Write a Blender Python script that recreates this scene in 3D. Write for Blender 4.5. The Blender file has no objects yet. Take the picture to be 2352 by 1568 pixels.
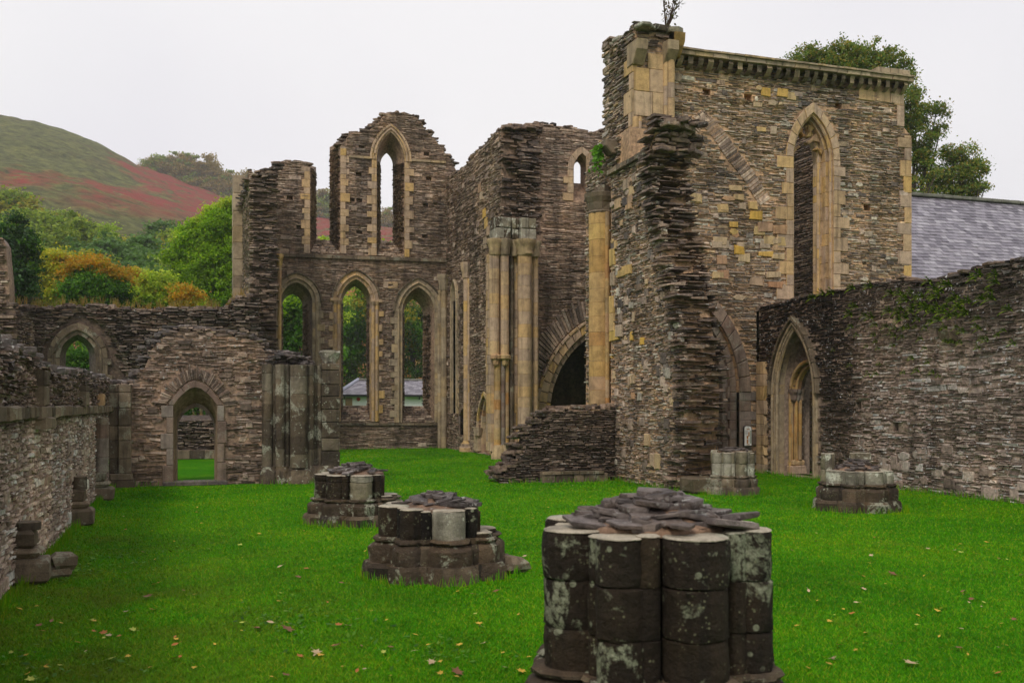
import bpy, math, random
import numpy as np
from mathutils import Vector, Matrix
from mathutils.geometry import tessellate_polygon

random.seed(7)
rng = np.random.default_rng(7)
U = random.uniform
scene = bpy.context.scene
COL = scene.collection

# ------------------------------------------------------------------ camera, sky, sun, exposure
EYE = 2.1
TH = math.radians(18.09)
cam_data = bpy.data.cameras.new('camera')
cam_data.sensor_width = 36.0
cam_data.lens = 35.0
cam_data.shift_y = 0.0621
cam_data.clip_start = 0.1
cam_data.clip_end = 6000.0
cam_data.dof.use_dof = True
cam_data.dof.focus_distance = 26.0
cam_data.dof.aperture_fstop = 3.2
cam = bpy.data.objects.new('camera', cam_data)
COL.objects.link(cam)
cam.location = (0, 0, EYE)
cam.rotation_euler = (math.radians(90), 0, -TH)
scene.camera = cam

SUN_EL, SUN_AZ = math.radians(58), math.radians(-60)   # azimuth from +Y towards +X
world = bpy.data.worlds.new('World')
scene.world = world
world.use_nodes = True
wt = world.node_tree
wt.nodes.clear()
w_sky = wt.nodes.new('ShaderNodeTexSky')
w_sky.sky_type = 'NISHITA'
w_sky.sun_disc = False
w_sky.sun_elevation = SUN_EL
w_sky.sun_rotation = SUN_AZ
w_sky.altitude = 100
w_sky.air_density = 1.0
w_sky.dust_density = 6.0
w_sky.ozone_density = 1.0
w_bw = wt.nodes.new('ShaderNodeRGBToBW')            # overcast: the cloud deck takes the blue out
w_rng = wt.nodes.new('ShaderNodeMapRange')
w_rng.inputs[1].default_value = 0.0; w_rng.inputs[2].default_value = 24.0
w_rng.inputs[3].default_value = 8.3; w_rng.inputs[4].default_value = 9.6
w_tint = wt.nodes.new('ShaderNodeMix'); w_tint.data_type = 'RGBA'; w_tint.blend_type = 'MULTIPLY'
w_tint.inputs[0].default_value = 1.0
w_cr = wt.nodes.new('ShaderNodeValToRGB')
w_cr.color_ramp.elements[0].position = 0.35; w_cr.color_ramp.elements[0].color = (.78, .765, .86, 1)
w_cr.color_ramp.elements[1].position = 0.65; w_cr.color_ramp.elements[1].color = (.99, .975, 1.0, 1)
w_tc = wt.nodes.new('ShaderNodeTexCoord')
w_nz = wt.nodes.new('ShaderNodeTexNoise'); w_nz.inputs['Scale'].default_value = 1.3; w_nz.inputs['Detail'].default_value = 3
w_bg = wt.nodes.new('ShaderNodeBackground'); w_bg.inputs[1].default_value = 0.102
w_out = wt.nodes.new('ShaderNodeOutputWorld')
L = wt.links.new
L(w_sky.outputs[0], w_bw.inputs[0]); L(w_bw.outputs[0], w_rng.inputs[0])
L(w_tc.outputs['Generated'], w_nz.inputs['Vector']); L(w_nz.outputs['Fac'], w_cr.inputs[0])
L(w_cr.outputs[0], w_tint.inputs[6]); L(w_rng.outputs[0], w_tint.inputs[7])
L(w_tint.outputs[2], w_bg.inputs[0]); L(w_bg.outputs[0], w_out.inputs[0])

sun_data = bpy.data.lights.new('sun', 'SUN')
sun_data.energy = 1.5
sun_data.angle = math.radians(14)
sun_data.color = (1.0, 0.95, 0.88)
sun = bpy.data.objects.new('sun', sun_data)
COL.objects.link(sun)
sd = Vector((math.sin(SUN_AZ) * math.cos(SUN_EL), math.cos(SUN_AZ) * math.cos(SUN_EL), math.sin(SUN_EL)))
sd = Vector((-0.45, -0.50, 0.74)).normalized()
sun.rotation_euler = sd.to_track_quat('Z', 'Y').to_euler()
w_sky.sun_elevation = math.asin(sd.z)
w_sky.sun_rotation = math.atan2(sd.x, sd.y)

vs = scene.view_settings
vs.view_transform = 'Standard'
vs.look = 'None'
vs.exposure = 0.18
vs.gamma = 1.0
vs.use_curve_mapping = False
scene.render.engine = 'CYCLES'
scene.cycles.max_bounces = 5
scene.cycles.diffuse_bounces = 3
scene.cycles.glossy_bounces = 2
scene.cycles.volume_bounces = 1
scene.cycles.use_denoising = True

# ------------------------------------------------------------------ from a direction to a point in the place
CS, SN = math.cos(TH), math.sin(TH)
def ray(px, py):
    u = (px - 1176) / 2287; v = (930 - py) / 2287
    return SN + u * CS, CS - u * SN, v
def WY(px, py, Y):
    x, y, z = ray(px, py); t = Y / y
    return x * t, EYE + z * t
def NX(px, py, X):
    x, y, z = ray(px, py); t = X / x
    return y * t, EYE + z * t
def GP(px, py, g=0.0):
    x, y, z = ray(px, py); t = (g - EYE) / z
    return x * t, y * t
def PD(px, py, D):
    x, y, z = ray(px, py)
    return x * D, y * D, EYE + z * D

# ------------------------------------------------------------------ materials
def setin(node, key, val):
    s = node.inputs[key]
    if hasattr(val, 'is_linked') or isinstance(val, bpy.types.NodeSocket):
        node.id_data.links.new(val, s)
    else:
        s.default_value = val
class NT:
    def __init__(self, name):
        self.m = bpy.data.materials.new(name); self.m.use_nodes = True
        self.t = self.m.node_tree
        self.b = self.t.nodes['Principled BSDF']
    def n(self, typ, ins=None, **props):
        nd = self.t.nodes.new(typ)
        for k, v in props.items(): setattr(nd, k, v)
        for k, v in (ins or {}).items(): setin(nd, k, v)
        return nd
    def ramp(self, fac, stops, interp='LINEAR'):
        nd = self.t.nodes.new('ShaderNodeValToRGB'); cr = nd.color_ramp; cr.interpolation = interp
        while len(cr.elements) < len(stops): cr.elements.new(0.5)
        for e, (p, c) in zip(cr.elements, stops):
            e.position = p; e.color = (*c, 1) if len(c) == 3 else c
        setin(nd, 0, fac); return nd.outputs[0]
    def noise(self, vec, scale, detail=4, rough=.6, out='Fac', dist=0):
        nd = self.n('ShaderNodeTexNoise', {'Vector': vec, 'Scale': scale, 'Detail': detail, 'Roughness': rough, 'Distortion': dist})
        return nd.outputs[out]
    def mapping(self, vec, scale=(1, 1, 1), loc=(0, 0, 0)):
        return self.n('ShaderNodeMapping', {'Vector': vec, 'Scale': scale, 'Location': loc}).outputs[0]
    def mix(self, fac, a, b, blend='MIX'):
        nd = self.t.nodes.new('ShaderNodeMix'); nd.data_type = 'RGBA'; nd.blend_type = blend
        setin(nd, 0, fac); setin(nd, 6, a); setin(nd, 7, b); return nd.outputs[2]
    def math(self, op, a, b=0.0, clamp=False):
        nd = self.t.nodes.new('ShaderNodeMath'); nd.operation = op; nd.use_clamp = clamp
        setin(nd, 0, a); setin(nd, 1, b); return nd.outputs[0]
    def rng(self, v, a, b, c=0.0, d=1.0):
        nd = self.n('ShaderNodeMapRange', {0: v, 1: a, 2: b, 3: c, 4: d}); return nd.outputs[0]
    def pos(self): return self.n('ShaderNodeNewGeometry').outputs['Position']
    def isl(self): return self.n('ShaderNodeNewGeometry').outputs['Random Per Island']
    def bump(self, h, strength=.5, dist=.02):
        nd = self.n('ShaderNodeBump', {'Height': h, 'Strength': strength, 'Distance': dist})
        self.t.links.new(nd.outputs[0], self.b.inputs['Normal'])
    def fin(self, col, rough=.7, spec=.4):
        setin(self.b, 'Base Color', col); setin(self.b, 'Roughness', rough)
        setin(self.b, 'Specular IOR Level', spec); return self.m
def C4(c): return (*c, 1.0)

def mat_rubble(name, ramp, lichen=.12, lichen_col=(.42, .41, .36), stain=None, streak=.45, rough=.62, bump=.6, nsc=9.0, moss=0.0, warm=None):
    k = NT(name); p = k.pos(); r = k.isl()
    col = k.ramp(r, [(q, tuple(min(.62, c * 1.72 * w) for c, w in zip(cc, (1.09, .985, .90)))) for q, cc in ramp])
    n1 = k.noise(p, nsc, 5, .65)
    col = k.mix(1.0, col, k.ramp(n1, [(.25, (.32, .31, .30)), (.5, (.9, .9, .9)), (.75, (1.6, 1.57, 1.52))]), 'MULTIPLY')
    big = k.noise(p, .45, 3, .6)                                         # weathering in metre-wide patches
    col = k.mix(1.0, col, k.ramp(big, [(.3, (.62, .61, .6)), (.52, (1, 1, 1)), (.72, (1.35, 1.3, 1.22))]), 'MULTIPLY')
    if streak:
        st = k.noise(k.mapping(p, (1.1, 1.1, .10)), 1.6, 4, .6)           # water streaks down the face
        col = k.mix(1.0, col, k.ramp(st, [(.36, (1 - streak,) * 3), (.52, (1, 1, 1))]), 'MULTIPLY')
    if warm:
        wn = k.noise(p, .8, 4, .65)
        col = k.mix(k.rng(wn, .5, .68, 0, warm[0]), col, C4(warm[1]))
    if stain is not None:
        col = k.mix(1.0, col, stain(k, p), 'MULTIPLY')
    if lichen:
        ln = k.noise(p, 13, 3, .55); l2 = k.noise(p, 1.3, 2, .5)
        lf = k.math('MULTIPLY', k.rng(ln, .60, .66), k.rng(l2, .42, .62))
        col = k.mix(k.math('MULTIPLY', lf, min(1, lichen * 5)), col, C4(lichen_col))
    if moss:
        mn = k.noise(p, 2.2, 4, .7)
        col = k.mix(k.rng(mn, .62, .74, 0, moss), col, (.05, .075, .015, 1))
    k.bump(k.noise(p, 26, 5, .7), bump, .025)
    rg = k.rng(n1, .3, .7, rough + .12, rough - .2)
    return k.fin(col, rg, .3)

def mat_ashlar(name, ramp, dark=.35, lichen=0.0, lichen_col=(.40, .41, .30), joint=True, rough=.75, bump=.35, streak=.4, spec=.25):
    k = NT(name); p = k.pos(); r = k.isl()
    col = k.ramp(r, ramp)
    n1 = k.noise(p, 5, 5, .65)
    col = k.mix(1.0, col, k.ramp(n1, [(.25, (.62, .6, .58)), (.5, (1, 1, 1)), (.75, (1.22, 1.2, 1.15))]), 'MULTIPLY')
    if dark:
        d = k.noise(p, 1.1, 5, .7)
        col = k.mix(k.rng(d, .5, .68, 0, dark), col, (.045, .035, .025, 1))
    if streak:
        st = k.noise(k.mapping(p, (3.0, 3.0, .22)), 2.0, 4, .6)
        col = k.mix(1.0, col, k.ramp(st, [(.34, (1 - streak,) * 3), (.5, (1, 1, 1))]), 'MULTIPLY')
    if lichen:
        v = k.n('ShaderNodeTexVoronoi', {'Vector': p, 'Scale': 9.0, 'Randomness': 1.0}).outputs['Distance']
        pat = k.noise(p, 2.1, 5, .66, dist=.5)
        fine = k.noise(p, 24, 4, .6)
        a = k.math('MULTIPLY', k.rng(pat, .555, .60), k.rng(fine, .36, .52))
        spot = k.math('MULTIPLY', k.rng(v, .22, .16), k.rng(k.noise(p, 2.0, 2, .5), .5, .6))
        col = k.mix(k.math('MULTIPLY', k.math('MAXIMUM', a, spot), lichen, True), col, k.mix(fine, C4(tuple(c * .55 for c in lichen_col)), C4(tuple(c * 1.25 for c in lichen_col))))
        v2 = k.n('ShaderNodeTexVoronoi', {'Vector': p, 'Scale': 30.0, 'Randomness': 1.0}).outputs['Distance']
        sp2 = k.math('MULTIPLY', k.rng(v2, .30, .18), k.rng(k.noise(p, 5.0, 3, .6), .50, .60))
        col = k.mix(k.math('MULTIPLY', sp2, lichen * .75), col, (.21, .205, .11, 1))
    gr = k.noise(p, 70, 3, .7)
    col = k.mix(1.0, col, k.ramp(gr, [(.3, (.72, .72, .72)), (.7, (1.3, 1.3, 1.3))]), 'MULTIPLY')
    k.bump(k.math('ADD', k.noise(p, 18, 6, .7), k.math('MULTIPLY', k.noise(p, 4, 3, .6), 1.5)), bump, .04)
    return k.fin(col, rough, spec)

def rmp(*cols):
    n = len(cols)
    return [(i / (n - 1) if n > 1 else 0, c) for i, c in enumerate(cols)]

SL = rmp((.055, .045, .037), (.13, .104, .083), (.19, .155, .125), (.24, .195, .155), (.30, .245, .195), (.15, .11, .077), (.38, .32, .265))
SLD = rmp((.028, .022, .018), (.06, .047, .038), (.10, .077, .06), (.16, .122, .09), (.075, .052, .035), (.24, .195, .155))
RT = rmp((.045, .040, .036), (.11, .092, .076), (.19, .158, .127), (.30, .255, .21), (.125, .092, .06), (.38, .33, .28), (.075, .065, .057), (.36, .265, .165))
RG = rmp((.10, .082, .068), (.19, .16, .136), (.27, .232, .20), (.15, .118, .09), (.35, .305, .265), (.46, .41, .36))
M = {}
M['slate'] = mat_rubble('slate_rubble', SL, .10, streak=.5)
M['slate_choir'] = mat_rubble('slate_choir', rmp((.06, .049, .04), (.14, .112, .09), (.21, .17, .137), (.265, .215, .172), (.17, .125, .085), (.35, .29, .235), (.10, .078, .06)), .08, streak=.45)
M['slate_dark'] = mat_rubble('slate_broken', SLD, .14, streak=.3, rough=.5, bump=.9, warm=(.35, (.12, .085, .06)))
M['rubble_tan'] = mat_rubble('rubble_tan', RT, .04, streak=.3)
def st_aisle(k, p):
    sp = k.n('ShaderNodeSeparateXYZ', {0: p}).outputs
    y = k.rng(k.math('ADD', sp[1], k.math('MULTIPLY', k.noise(p, .5, 2), 1.6)), 23.0, 23.7)           # black algae by the doorway
    zt = k.rng(k.math('ADD', sp[2], k.math('MULTIPLY', k.noise(p, .6, 4), 2.4)), 4.4, 5.6)
    lo = k.rng(sp[2], .8, 2.6, .55, 1)
    d = k.math('MAXIMUM', k.math('MULTIPLY', y, lo), k.math('MULTIPLY', zt, .8))
    return k.ramp(d, [(0, (1.0, .99, 1.03)), (.5, (.42, .39, .37)), (1, (.06, .055, .05))])
M['rubble_aisle'] = mat_rubble('rubble_south_aisle', RG, .20, lichen_col=(.66, .65, .63), stain=st_aisle, streak=.35, moss=.1)
def st_left(k, p):
    sp = k.n('ShaderNodeSeparateXYZ', {0: p}).outputs
    zt = k.rng(k.math('ADD', sp[2], k.math('MULTIPLY', k.noise(p, .8, 3), .25)), 1.95, 2.1)
    return k.ramp(zt, [(0, (1.12, 1.09, 1.06)), (1, (.26, .235, .21))])
M['rubble_left'] = mat_rubble('rubble_north_aisle', RG, .18, lichen_col=(.5, .49, .46), stain=st_left, streak=.3)
M['rubble_door'] = mat_rubble('rubble_door_wall', rmp((.045, .035, .028), (.095, .075, .059), (.14, .112, .09), (.08, .058, .043), (.19, .155, .125), (.24, .2, .165)), .18, streak=.35)
M['rubble_low'] = mat_rubble('rubble_low_wall', rmp((.035, .029, .024), (.075, .06, .048), (.11, .088, .07), (.16, .13, .105), (.085, .058, .038)), .16, streak=.3)
M['mortar'] = mat_rubble('mortar', rmp((.17, .125, .09), (.17, .125, .09)), 0, streak=.4, bump=.8)
M['mortar_tan'] = mat_rubble('mortar_tan', rmp((.28, .195, .12), (.28, .195, .12)), 0, streak=.3, bump=.8)
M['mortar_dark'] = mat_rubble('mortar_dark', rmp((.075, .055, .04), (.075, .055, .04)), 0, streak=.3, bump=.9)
M['mortar_grey'] = mat_rubble('mortar_grey', rmp((.20, .165, .135), (.20, .165, .135)), 0, streak=.3, bump=.8)
AT = rmp((.49, .325, .155), (.52, .365, .225), (.42, .30, .20), (.56, .36, .15), (.48, .345, .235), (.38, .275, .19), (.58, .365, .12), (.50, .375, .26))
M['ashlar'] = mat_ashlar('ashlar_tan', AT, .25)
M['ashlar_grey'] = mat_ashlar('ashlar_grey', rmp((.35, .27, .17), (.43, .335, .215), (.28, .215, .14), (.46, .33, .17), (.38, .30, .21)), .35)
M['ashlar_gold'] = mat_ashlar('ashlar_gold', rmp((.50, .31, .10), (.54, .35, .15), (.44, .26, .08), (.46, .33, .20), (.45, .22, .075), (.57, .37, .12), (.38, .27, .15)), .3)
M['ashlar_yellow'] = mat_ashlar('ashlar_patch', rmp((.48, .36, .21), (.56, .38, .13), (.42, .32, .22), (.52, .38, .22), (.60, .36, .06), (.46, .35, .24), (.40, .30, .2), (.42, .22, .11), (.50, .37, .21), (.56, .37, .09)), .15)
M['ashlar_dark'] = mat_ashlar('ashlar_weathered', rmp((.17, .125, .075), (.11, .08, .05), (.22, .165, .105), (.08, .058, .038), (.27, .20, .125)), .75, .4)
M['ashlar_red'] = mat_ashlar('ashlar_red', rmp((.21, .15, .11), (.25, .18, .13), (.19, .12, .085), (.23, .19, .155), (.27, .21, .165)), .4, .25)
M['pier'] = mat_ashlar('pier_blackened', rmp((.013, .009, .005), (.026, .016, .008), (.010, .007, .005), (.040, .025, .012), (.016, .011, .006), (.030, .022, .012)), .35, .85, lichen_col=(.30, .31, .20), rough=.8, bump=1.0, streak=.5)
M['pier_top'] = mat_ashlar('pier_weathered_top', rmp((.40, .34, .25), (.44, .38, .28), (.34, .29, .2)), .45, .6, rough=.6, bump=.5)
M['pier_base'] = mat_ashlar('pier_base', rmp((.095, .062, .036), (.052, .036, .022), (.12, .08, .045), (.032, .023, .015), (.14, .10, .06)), .5, .85, lichen_col=(.34, .34, .24), rough=.75, bump=.9)
M['pier_pale'] = mat_ashlar('pier_pale_lichen', rmp((.26, .23, .15), (.20, .165, .10), (.36, .33, .25), (.10, .072, .042), (.07, .052, .03)), .6, .95, lichen_col=(.56, .55, .43), bump=.5)
M['respond'] = mat_ashlar('ashlar_blackened', rmp((.115, .082, .048), (.06, .043, .027), (.17, .125, .078), (.038, .028, .019), (.24, .20, .135), (.085, .06, .036)), .6, .75, lichen_col=(.40, .39, .29), bump=.7, streak=.6)
M['flag'] = mat_rubble('slate_slabs', rmp((.03, .027, .027), (.06, .054, .053), (.085, .078, .076), (.045, .037, .032), (.13, .118, .112)), .2, streak=0, rough=.5, bump=1.0, moss=.35)
def flat(name, c, rough=.6, spec=.4, var=.15, sc=8):
    k = NT(name); n = k.noise(k.pos(), sc, 4)
    col = k.mix(1.0, C4(c), k.ramp(n, [(.3, (1 - var,) * 3), (.7, (1 + var,) * 3)]), 'MULTIPLY')
    return k.fin(col, rough, spec)
M['hole'] = flat('dark_hole', (.02, .016, .013))
M['mud'] = mat_rubble('core_mortar', rmp((.13, .09, .062), (.13, .09, .062)), .2, streak=0, bump=1.0, moss=.5)
M['render'] = flat('white_render', (.80, .79, .76), .8, .2, .05)
M['gutter'] = flat('black_gutter', (.015, .015, .017), .4)
M['boarding'] = flat('brown_board', (.28, .17, .08))
M['alarm'] = flat('red_alarm', (.45, .02, .02), .4)
M['lead'] = flat('lead_flashing', (.33, .34, .40), .5)
M['sign_frame'] = flat('sign_frame', (.025, .018, .013), .5)
M['sign_white'] = flat('sign_face', (.8, .78, .72), .5, .4, .05)
M['sign_orange'] = flat('sign_orange', (.42, .19, .05), .5)
M['sign_grey'] = flat('sign_grey', (.36, .36, .33), .5)
M['sign_green'] = flat('sign_green', (.33, .36, .28), .5)
M['bark'] = flat('bark', (.075, .058, .042), .9, .2, .4, 6)
M['twig'] = flat('twig', (.06, .035, .025), .9, .2)
def mat_roof(name, cols):
    k = NT(name); r = k.isl(); p = k.pos()
    col = k.ramp(r, rmp(*cols))
    col = k.mix(1.0, col, k.ramp(k.noise(p, 4, 4), [(.3, (.75, .75, .75)), (.7, (1.2, 1.2, 1.2))]), 'MULTIPLY')
    mo = k.noise(p, 1.0, 4, .7)
    col = k.mix(k.rng(mo, .66, .74, 0, .6), col, (.10, .11, .04, 1))
    k.bump(k.noise(p, 20, 3), .3, .01)
    return k.fin(col, .38, .5)
M['roof'] = mat_roof('roof_slate', [(.10, .086, .105), (.20, .178, .205), (.27, .245, .275), (.135, .118, .14), (.37, .345, .37), (.23, .205, .225)])
M['ridge'] = flat('roof_ridge', (.17, .165, .13), .8, .2, .35, 3)

def mat_lawn():
    k = NT('lawn_grass'); p = k.pos()
    a = k.noise(p, .35, 5, .65); b = k.noise(p, 60, 3, .7); c = k.noise(p, 6, 4, .7)
    col = k.ramp(a, [(.28, (.024, .13, .001)), (.48, (.043, .20, .001)), (.62, (.070, .225, .002)), (.78, (.145, .215, .006))])
    col = k.mix(1.0, col, k.ramp(c, [(.3, (.7, .72, .7)), (.7, (1.25, 1.2, 1.2))]), 'MULTIPLY')
    col = k.mix(1.0, col, k.ramp(b, [(.3, (.5, .52, .5)), (.7, (1.2, 1.18, 1.15))]), 'MULTIPLY')
    sp = k.n('ShaderNodeSeparateXYZ', {0: p}).outputs
    worn = k.math('MULTIPLY', k.math('MULTIPLY', k.rng(sp[0], 3.0, -1.2), k.rng(sp[1], 21, 12)), k.rng(k.noise(p, .8, 4, .7), .38, .60))       # leaf-mould by the aisle wall
    col = k.mix(k.math('MULTIPLY', worn, .6), col, (.11, .105, .012, 1))
    col = k.mix(k.rng(k.noise(p, .55, 5, .7), .60, .72, 0, .6), col, (.13, .16, .012, 1))
    k.bump(k.noise(p, 45, 4, .8), .5, .04)
    return k.fin(col, .9, .05)
M['lawn'] = mat_lawn()
def mat_leafy(name, cols, rough=.5, trans=.0, spec=.2):
    k = NT(name); r = k.isl()
    col = k.ramp(r, rmp(*cols))
    n = k.noise(k.pos(), .5, 2)
    col = k.mix(1.0, col, k.ramp(n, [(.3, (.7, .7, .7)), (.7, (1.25, 1.25, 1.25))]), 'MULTIPLY')
    k.fin(col, rough, spec)
    if name.startswith('leaf_'):                                        # light comes through living leaves
        tr = k.n('ShaderNodeBsdfTranslucent', {0: k.mix(1.0, col, (1.5, 1.5, 1.0, 1), 'MULTIPLY')}); mx = k.n('ShaderNodeMixShader', {0: .38})
        k.t.links.new(k.b.outputs[0], mx.inputs[1]); k.t.links.new(tr.outputs[0], mx.inputs[2])
        k.t.links.new(mx.outputs[0], k.t.nodes['Material Output'].inputs[0])
    return k.m
def mat_blade(cols):
    k = NT('grass_blade'); p = k.pos(); sp = k.n('ShaderNodeSeparateXYZ', {0: p}).outputs
    col = k.ramp(k.isl(), rmp(*cols))
    col = k.mix(1.0, col, k.ramp(k.noise(p, .35, 5, .65), [(.3, (.62, .66, .7)), (.5, (1, 1, 1)), (.7, (1.5, 1.12, 1.0))]), 'MULTIPLY')
    worn = k.math('MULTIPLY', k.math('MULTIPLY', k.rng(sp[0], 3.0, -1.2), k.rng(sp[1], 21, 12)), k.rng(k.noise(p, .8, 4, .7), .38, .60))
    col = k.mix(k.math('MULTIPLY', worn, .5), col, (.13, .13, .012, 1))
    col = k.mix(k.rng(k.noise(p, .55, 5, .7), .60, .72, 0, .55), col, (.17, .22, .015, 1))
    return k.fin(col, .7, .08)
M['blade'] = mat_blade([(.038, .19, .001), (.060, .27, .001), (.088, .32, .002), (.13, .34, .003), (.048, .23, .001), (.18, .31, .006), (.23, .27, .015)])
M['dry'] = mat_leafy('dry_grass', [(.22, .12, .02), (.28, .17, .04), (.16, .12, .02), (.12, .13, .02), (.32, .18, .06)], .8)
M['fern'] = mat_leafy('fern_frond', [(.09, .16, .008), (.14, .22, .01), (.19, .25, .012), (.11, .19, .01)], .6)
M['f_ash'] = mat_leafy('leaf_ash', [(0.119, 0.238, 0.006), (0.194, 0.356, 0.009), (0.270, 0.443, 0.011), (0.151, 0.292, 0.009), (0.346, 0.475, 0.013)])
M['f_dark'] = mat_leafy('leaf_dark', [(0.022, 0.054, 0.022), (0.036, 0.090, 0.029), (0.054, 0.118, 0.032), (0.082, 0.144, 0.036)])
M['f_wood'] = mat_leafy('leaf_wood', [(0.023, 0.071, 0.007), (0.049, 0.144, 0.009), (0.069, 0.196, 0.011), (0.107, 0.246, 0.014), (0.137, 0.246, 0.014)])
M['f_wood2'] = mat_leafy('leaf_wood_turning', [(0.040, 0.090, 0.010), (0.100, 0.180, 0.012), (0.179, 0.234, 0.016), (0.317, 0.270, 0.019), (0.436, 0.306, 0.019)])
M['f_orange'] = mat_leafy('leaf_orange', [(0.306, 0.177, 0.011), (0.512, 0.237, 0.014), (0.409, 0.261, 0.017), (0.230, 0.237, 0.017), (0.586, 0.308, 0.017)])
M['f_yellow'] = mat_leafy('leaf_yellow', [(0.321, 0.370, 0.029), (0.543, 0.493, 0.039), (0.247, 0.321, 0.029), (0.600, 0.567, 0.039), (0.444, 0.321, 0.029)])
M['f_lime'] = mat_leafy('leaf_lime', [(0.222, 0.351, 0.028), (0.370, 0.499, 0.037), (0.499, 0.554, 0.037), (0.277, 0.407, 0.037)])
M['f_hill'] = mat_leafy('leaf_hill', [(0.109, 0.175, 0.026), (0.182, 0.271, 0.031), (0.236, 0.319, 0.037), (0.310, 0.366, 0.041)])
M['f_hill_bright'] = mat_leafy('leaf_hill_bright', [(0.246, 0.402, 0.034), (0.355, 0.509, 0.044), (0.300, 0.402, 0.034)])
M['f_hill_olive'] = mat_leafy('leaf_hill_olive', [(0.243, 0.271, 0.032), (0.324, 0.333, 0.037), (0.390, 0.319, 0.037), (0.194, 0.238, 0.032)])
M['f_hill_teal'] = mat_leafy('leaf_hill_teal', [(0.064, 0.143, 0.037), (0.098, 0.191, 0.046), (0.130, 0.230, 0.052)])
M['f_ridge'] = mat_leafy('leaf_ridge', [(0.226, 0.180, 0.052), (0.310, 0.219, 0.062), (0.254, 0.219, 0.062), (0.367, 0.231, 0.062)])
M['f_right'] = mat_leafy('leaf_right', [(0.071, 0.134, 0.030), (0.118, 0.200, 0.034), (0.175, 0.247, 0.042), (0.234, 0.247, 0.042), (0.329, 0.223, 0.042)])
M['f_sapling'] = mat_leafy('leaf_sapling', [(.09, .07, .02), (.12, .10, .02), (.07, .08, .02), (.15, .09, .03)])
M['f_ivy'] = mat_leafy('leaf_creeper', [(.07, .19, .01), (.10, .25, .014), (.13, .30, .02)])
def mat_hill():
    k = NT('hill_heath'); p = k.pos(); sp = k.n('ShaderNodeSeparateXYZ', {0: p}).outputs
    a = k.noise(p, .05, 6, .7); b = k.noise(p, .25, 5, .75)
    col = k.ramp(a, [(.28, (.115, .080, .034)), (.45, (.080, .088, .028)), (.6, (.105, .112, .034)), (.75, (.16, .115, .05))])
    col = k.mix(1.0, col, k.ramp(b, [(.32, (.25, .29, .27)), (.46, (.85, .85, .85)), (.64, (1.8, 1.72, 1.6))]), 'MULTIPLY')
    big = k.noise(p, .012, 5, .68)
    xr = k.rng(sp[0], -75, 18, -.16, .22)
    red = k.math('MULTIPLY', k.rng(k.math('ADD', big, xr), .485, .57), k.rng(k.math('ADD', sp[2], k.math('MULTIPLY', k.noise(p, .02, 4), 50)), 82, 96))
    lowr = k.math('MULTIPLY', k.rng(k.math('ADD', sp[2], k.math('MULTIPLY', k.noise(p, .03, 3), 34)), 66, 56), k.rng(k.noise(p, .035, 4), .40, .52))
    tuft = k.rng(k.noise(k.mapping(p, (1, 1, 2.2)), .13, 5, .75), .40, .50)
    col = k.mix(k.math('MULTIPLY', k.math('MULTIPLY', red, .9), k.math('MULTIPLY', k.rng(b, .25, .42), tuft)), col, (.25, .034, .032, 1))
    col = k.mix(k.math('MULTIPLY', lowr, .8), col, (.34, .11, .03, 1))
    rk = k.math('MULTIPLY', k.rng(k.noise(p, .16, 3, .8), .69, .73), k.rng(k.noise(p, .02, 2), .5, .6))
    col = k.mix(rk, col, (.20, .18, .17, 1))
    k.bump(b, 1.0, 1.5)
    return k.fin(col, .95, .1)
M['hill'] = mat_hill()
for nm, cols in (('yellow', [(.55, .36, .03), (.48, .30, .04)]), ('orange', [(.42, .16, .03), (.36, .12, .03)]), ('brown', [(.17, .075, .03), (.22, .10, .05)]),
                 ('pale', [(.50, .38, .22), (.42, .30, .16)]), ('lime', [(.34, .40, .05), (.40, .42, .08)])):
    M['fall_' + nm] = mat_leafy('fallen_' + nm, cols, .6)

# ------------------------------------------------------------------ mesh building
class Frame:
    """A vertical plane: s runs along it, z is up, n comes out of it."""
    def __init__(self, o, s, n): self.o, self.s, self.nn = o, s, n
    def __call__(self, s, z, n=0.0):
        return (self.o[0] + self.s[0] * s + self.nn[0] * n, self.o[1] + self.s[1] * s + self.nn[1] * n, z)
def FW(Y): return Frame((0, Y), (1, 0), (0, -1))
def FN(X): return Frame((X, 0), (0, 1), (-1, 0))
def FS(X): return Frame((X, 0), (0, 1), (1, 0))
def FB(p0, p1, flip=False):
    d = Vector((p1[0] - p0[0], p1[1] - p0[1])); ln = d.length; d /= ln
    n = (d.y, -d.x) if not flip else (-d.y, d.x)
    f = Frame((p0[0], p0[1]), (d.x, d.y), n); f.len = ln; return f

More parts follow.
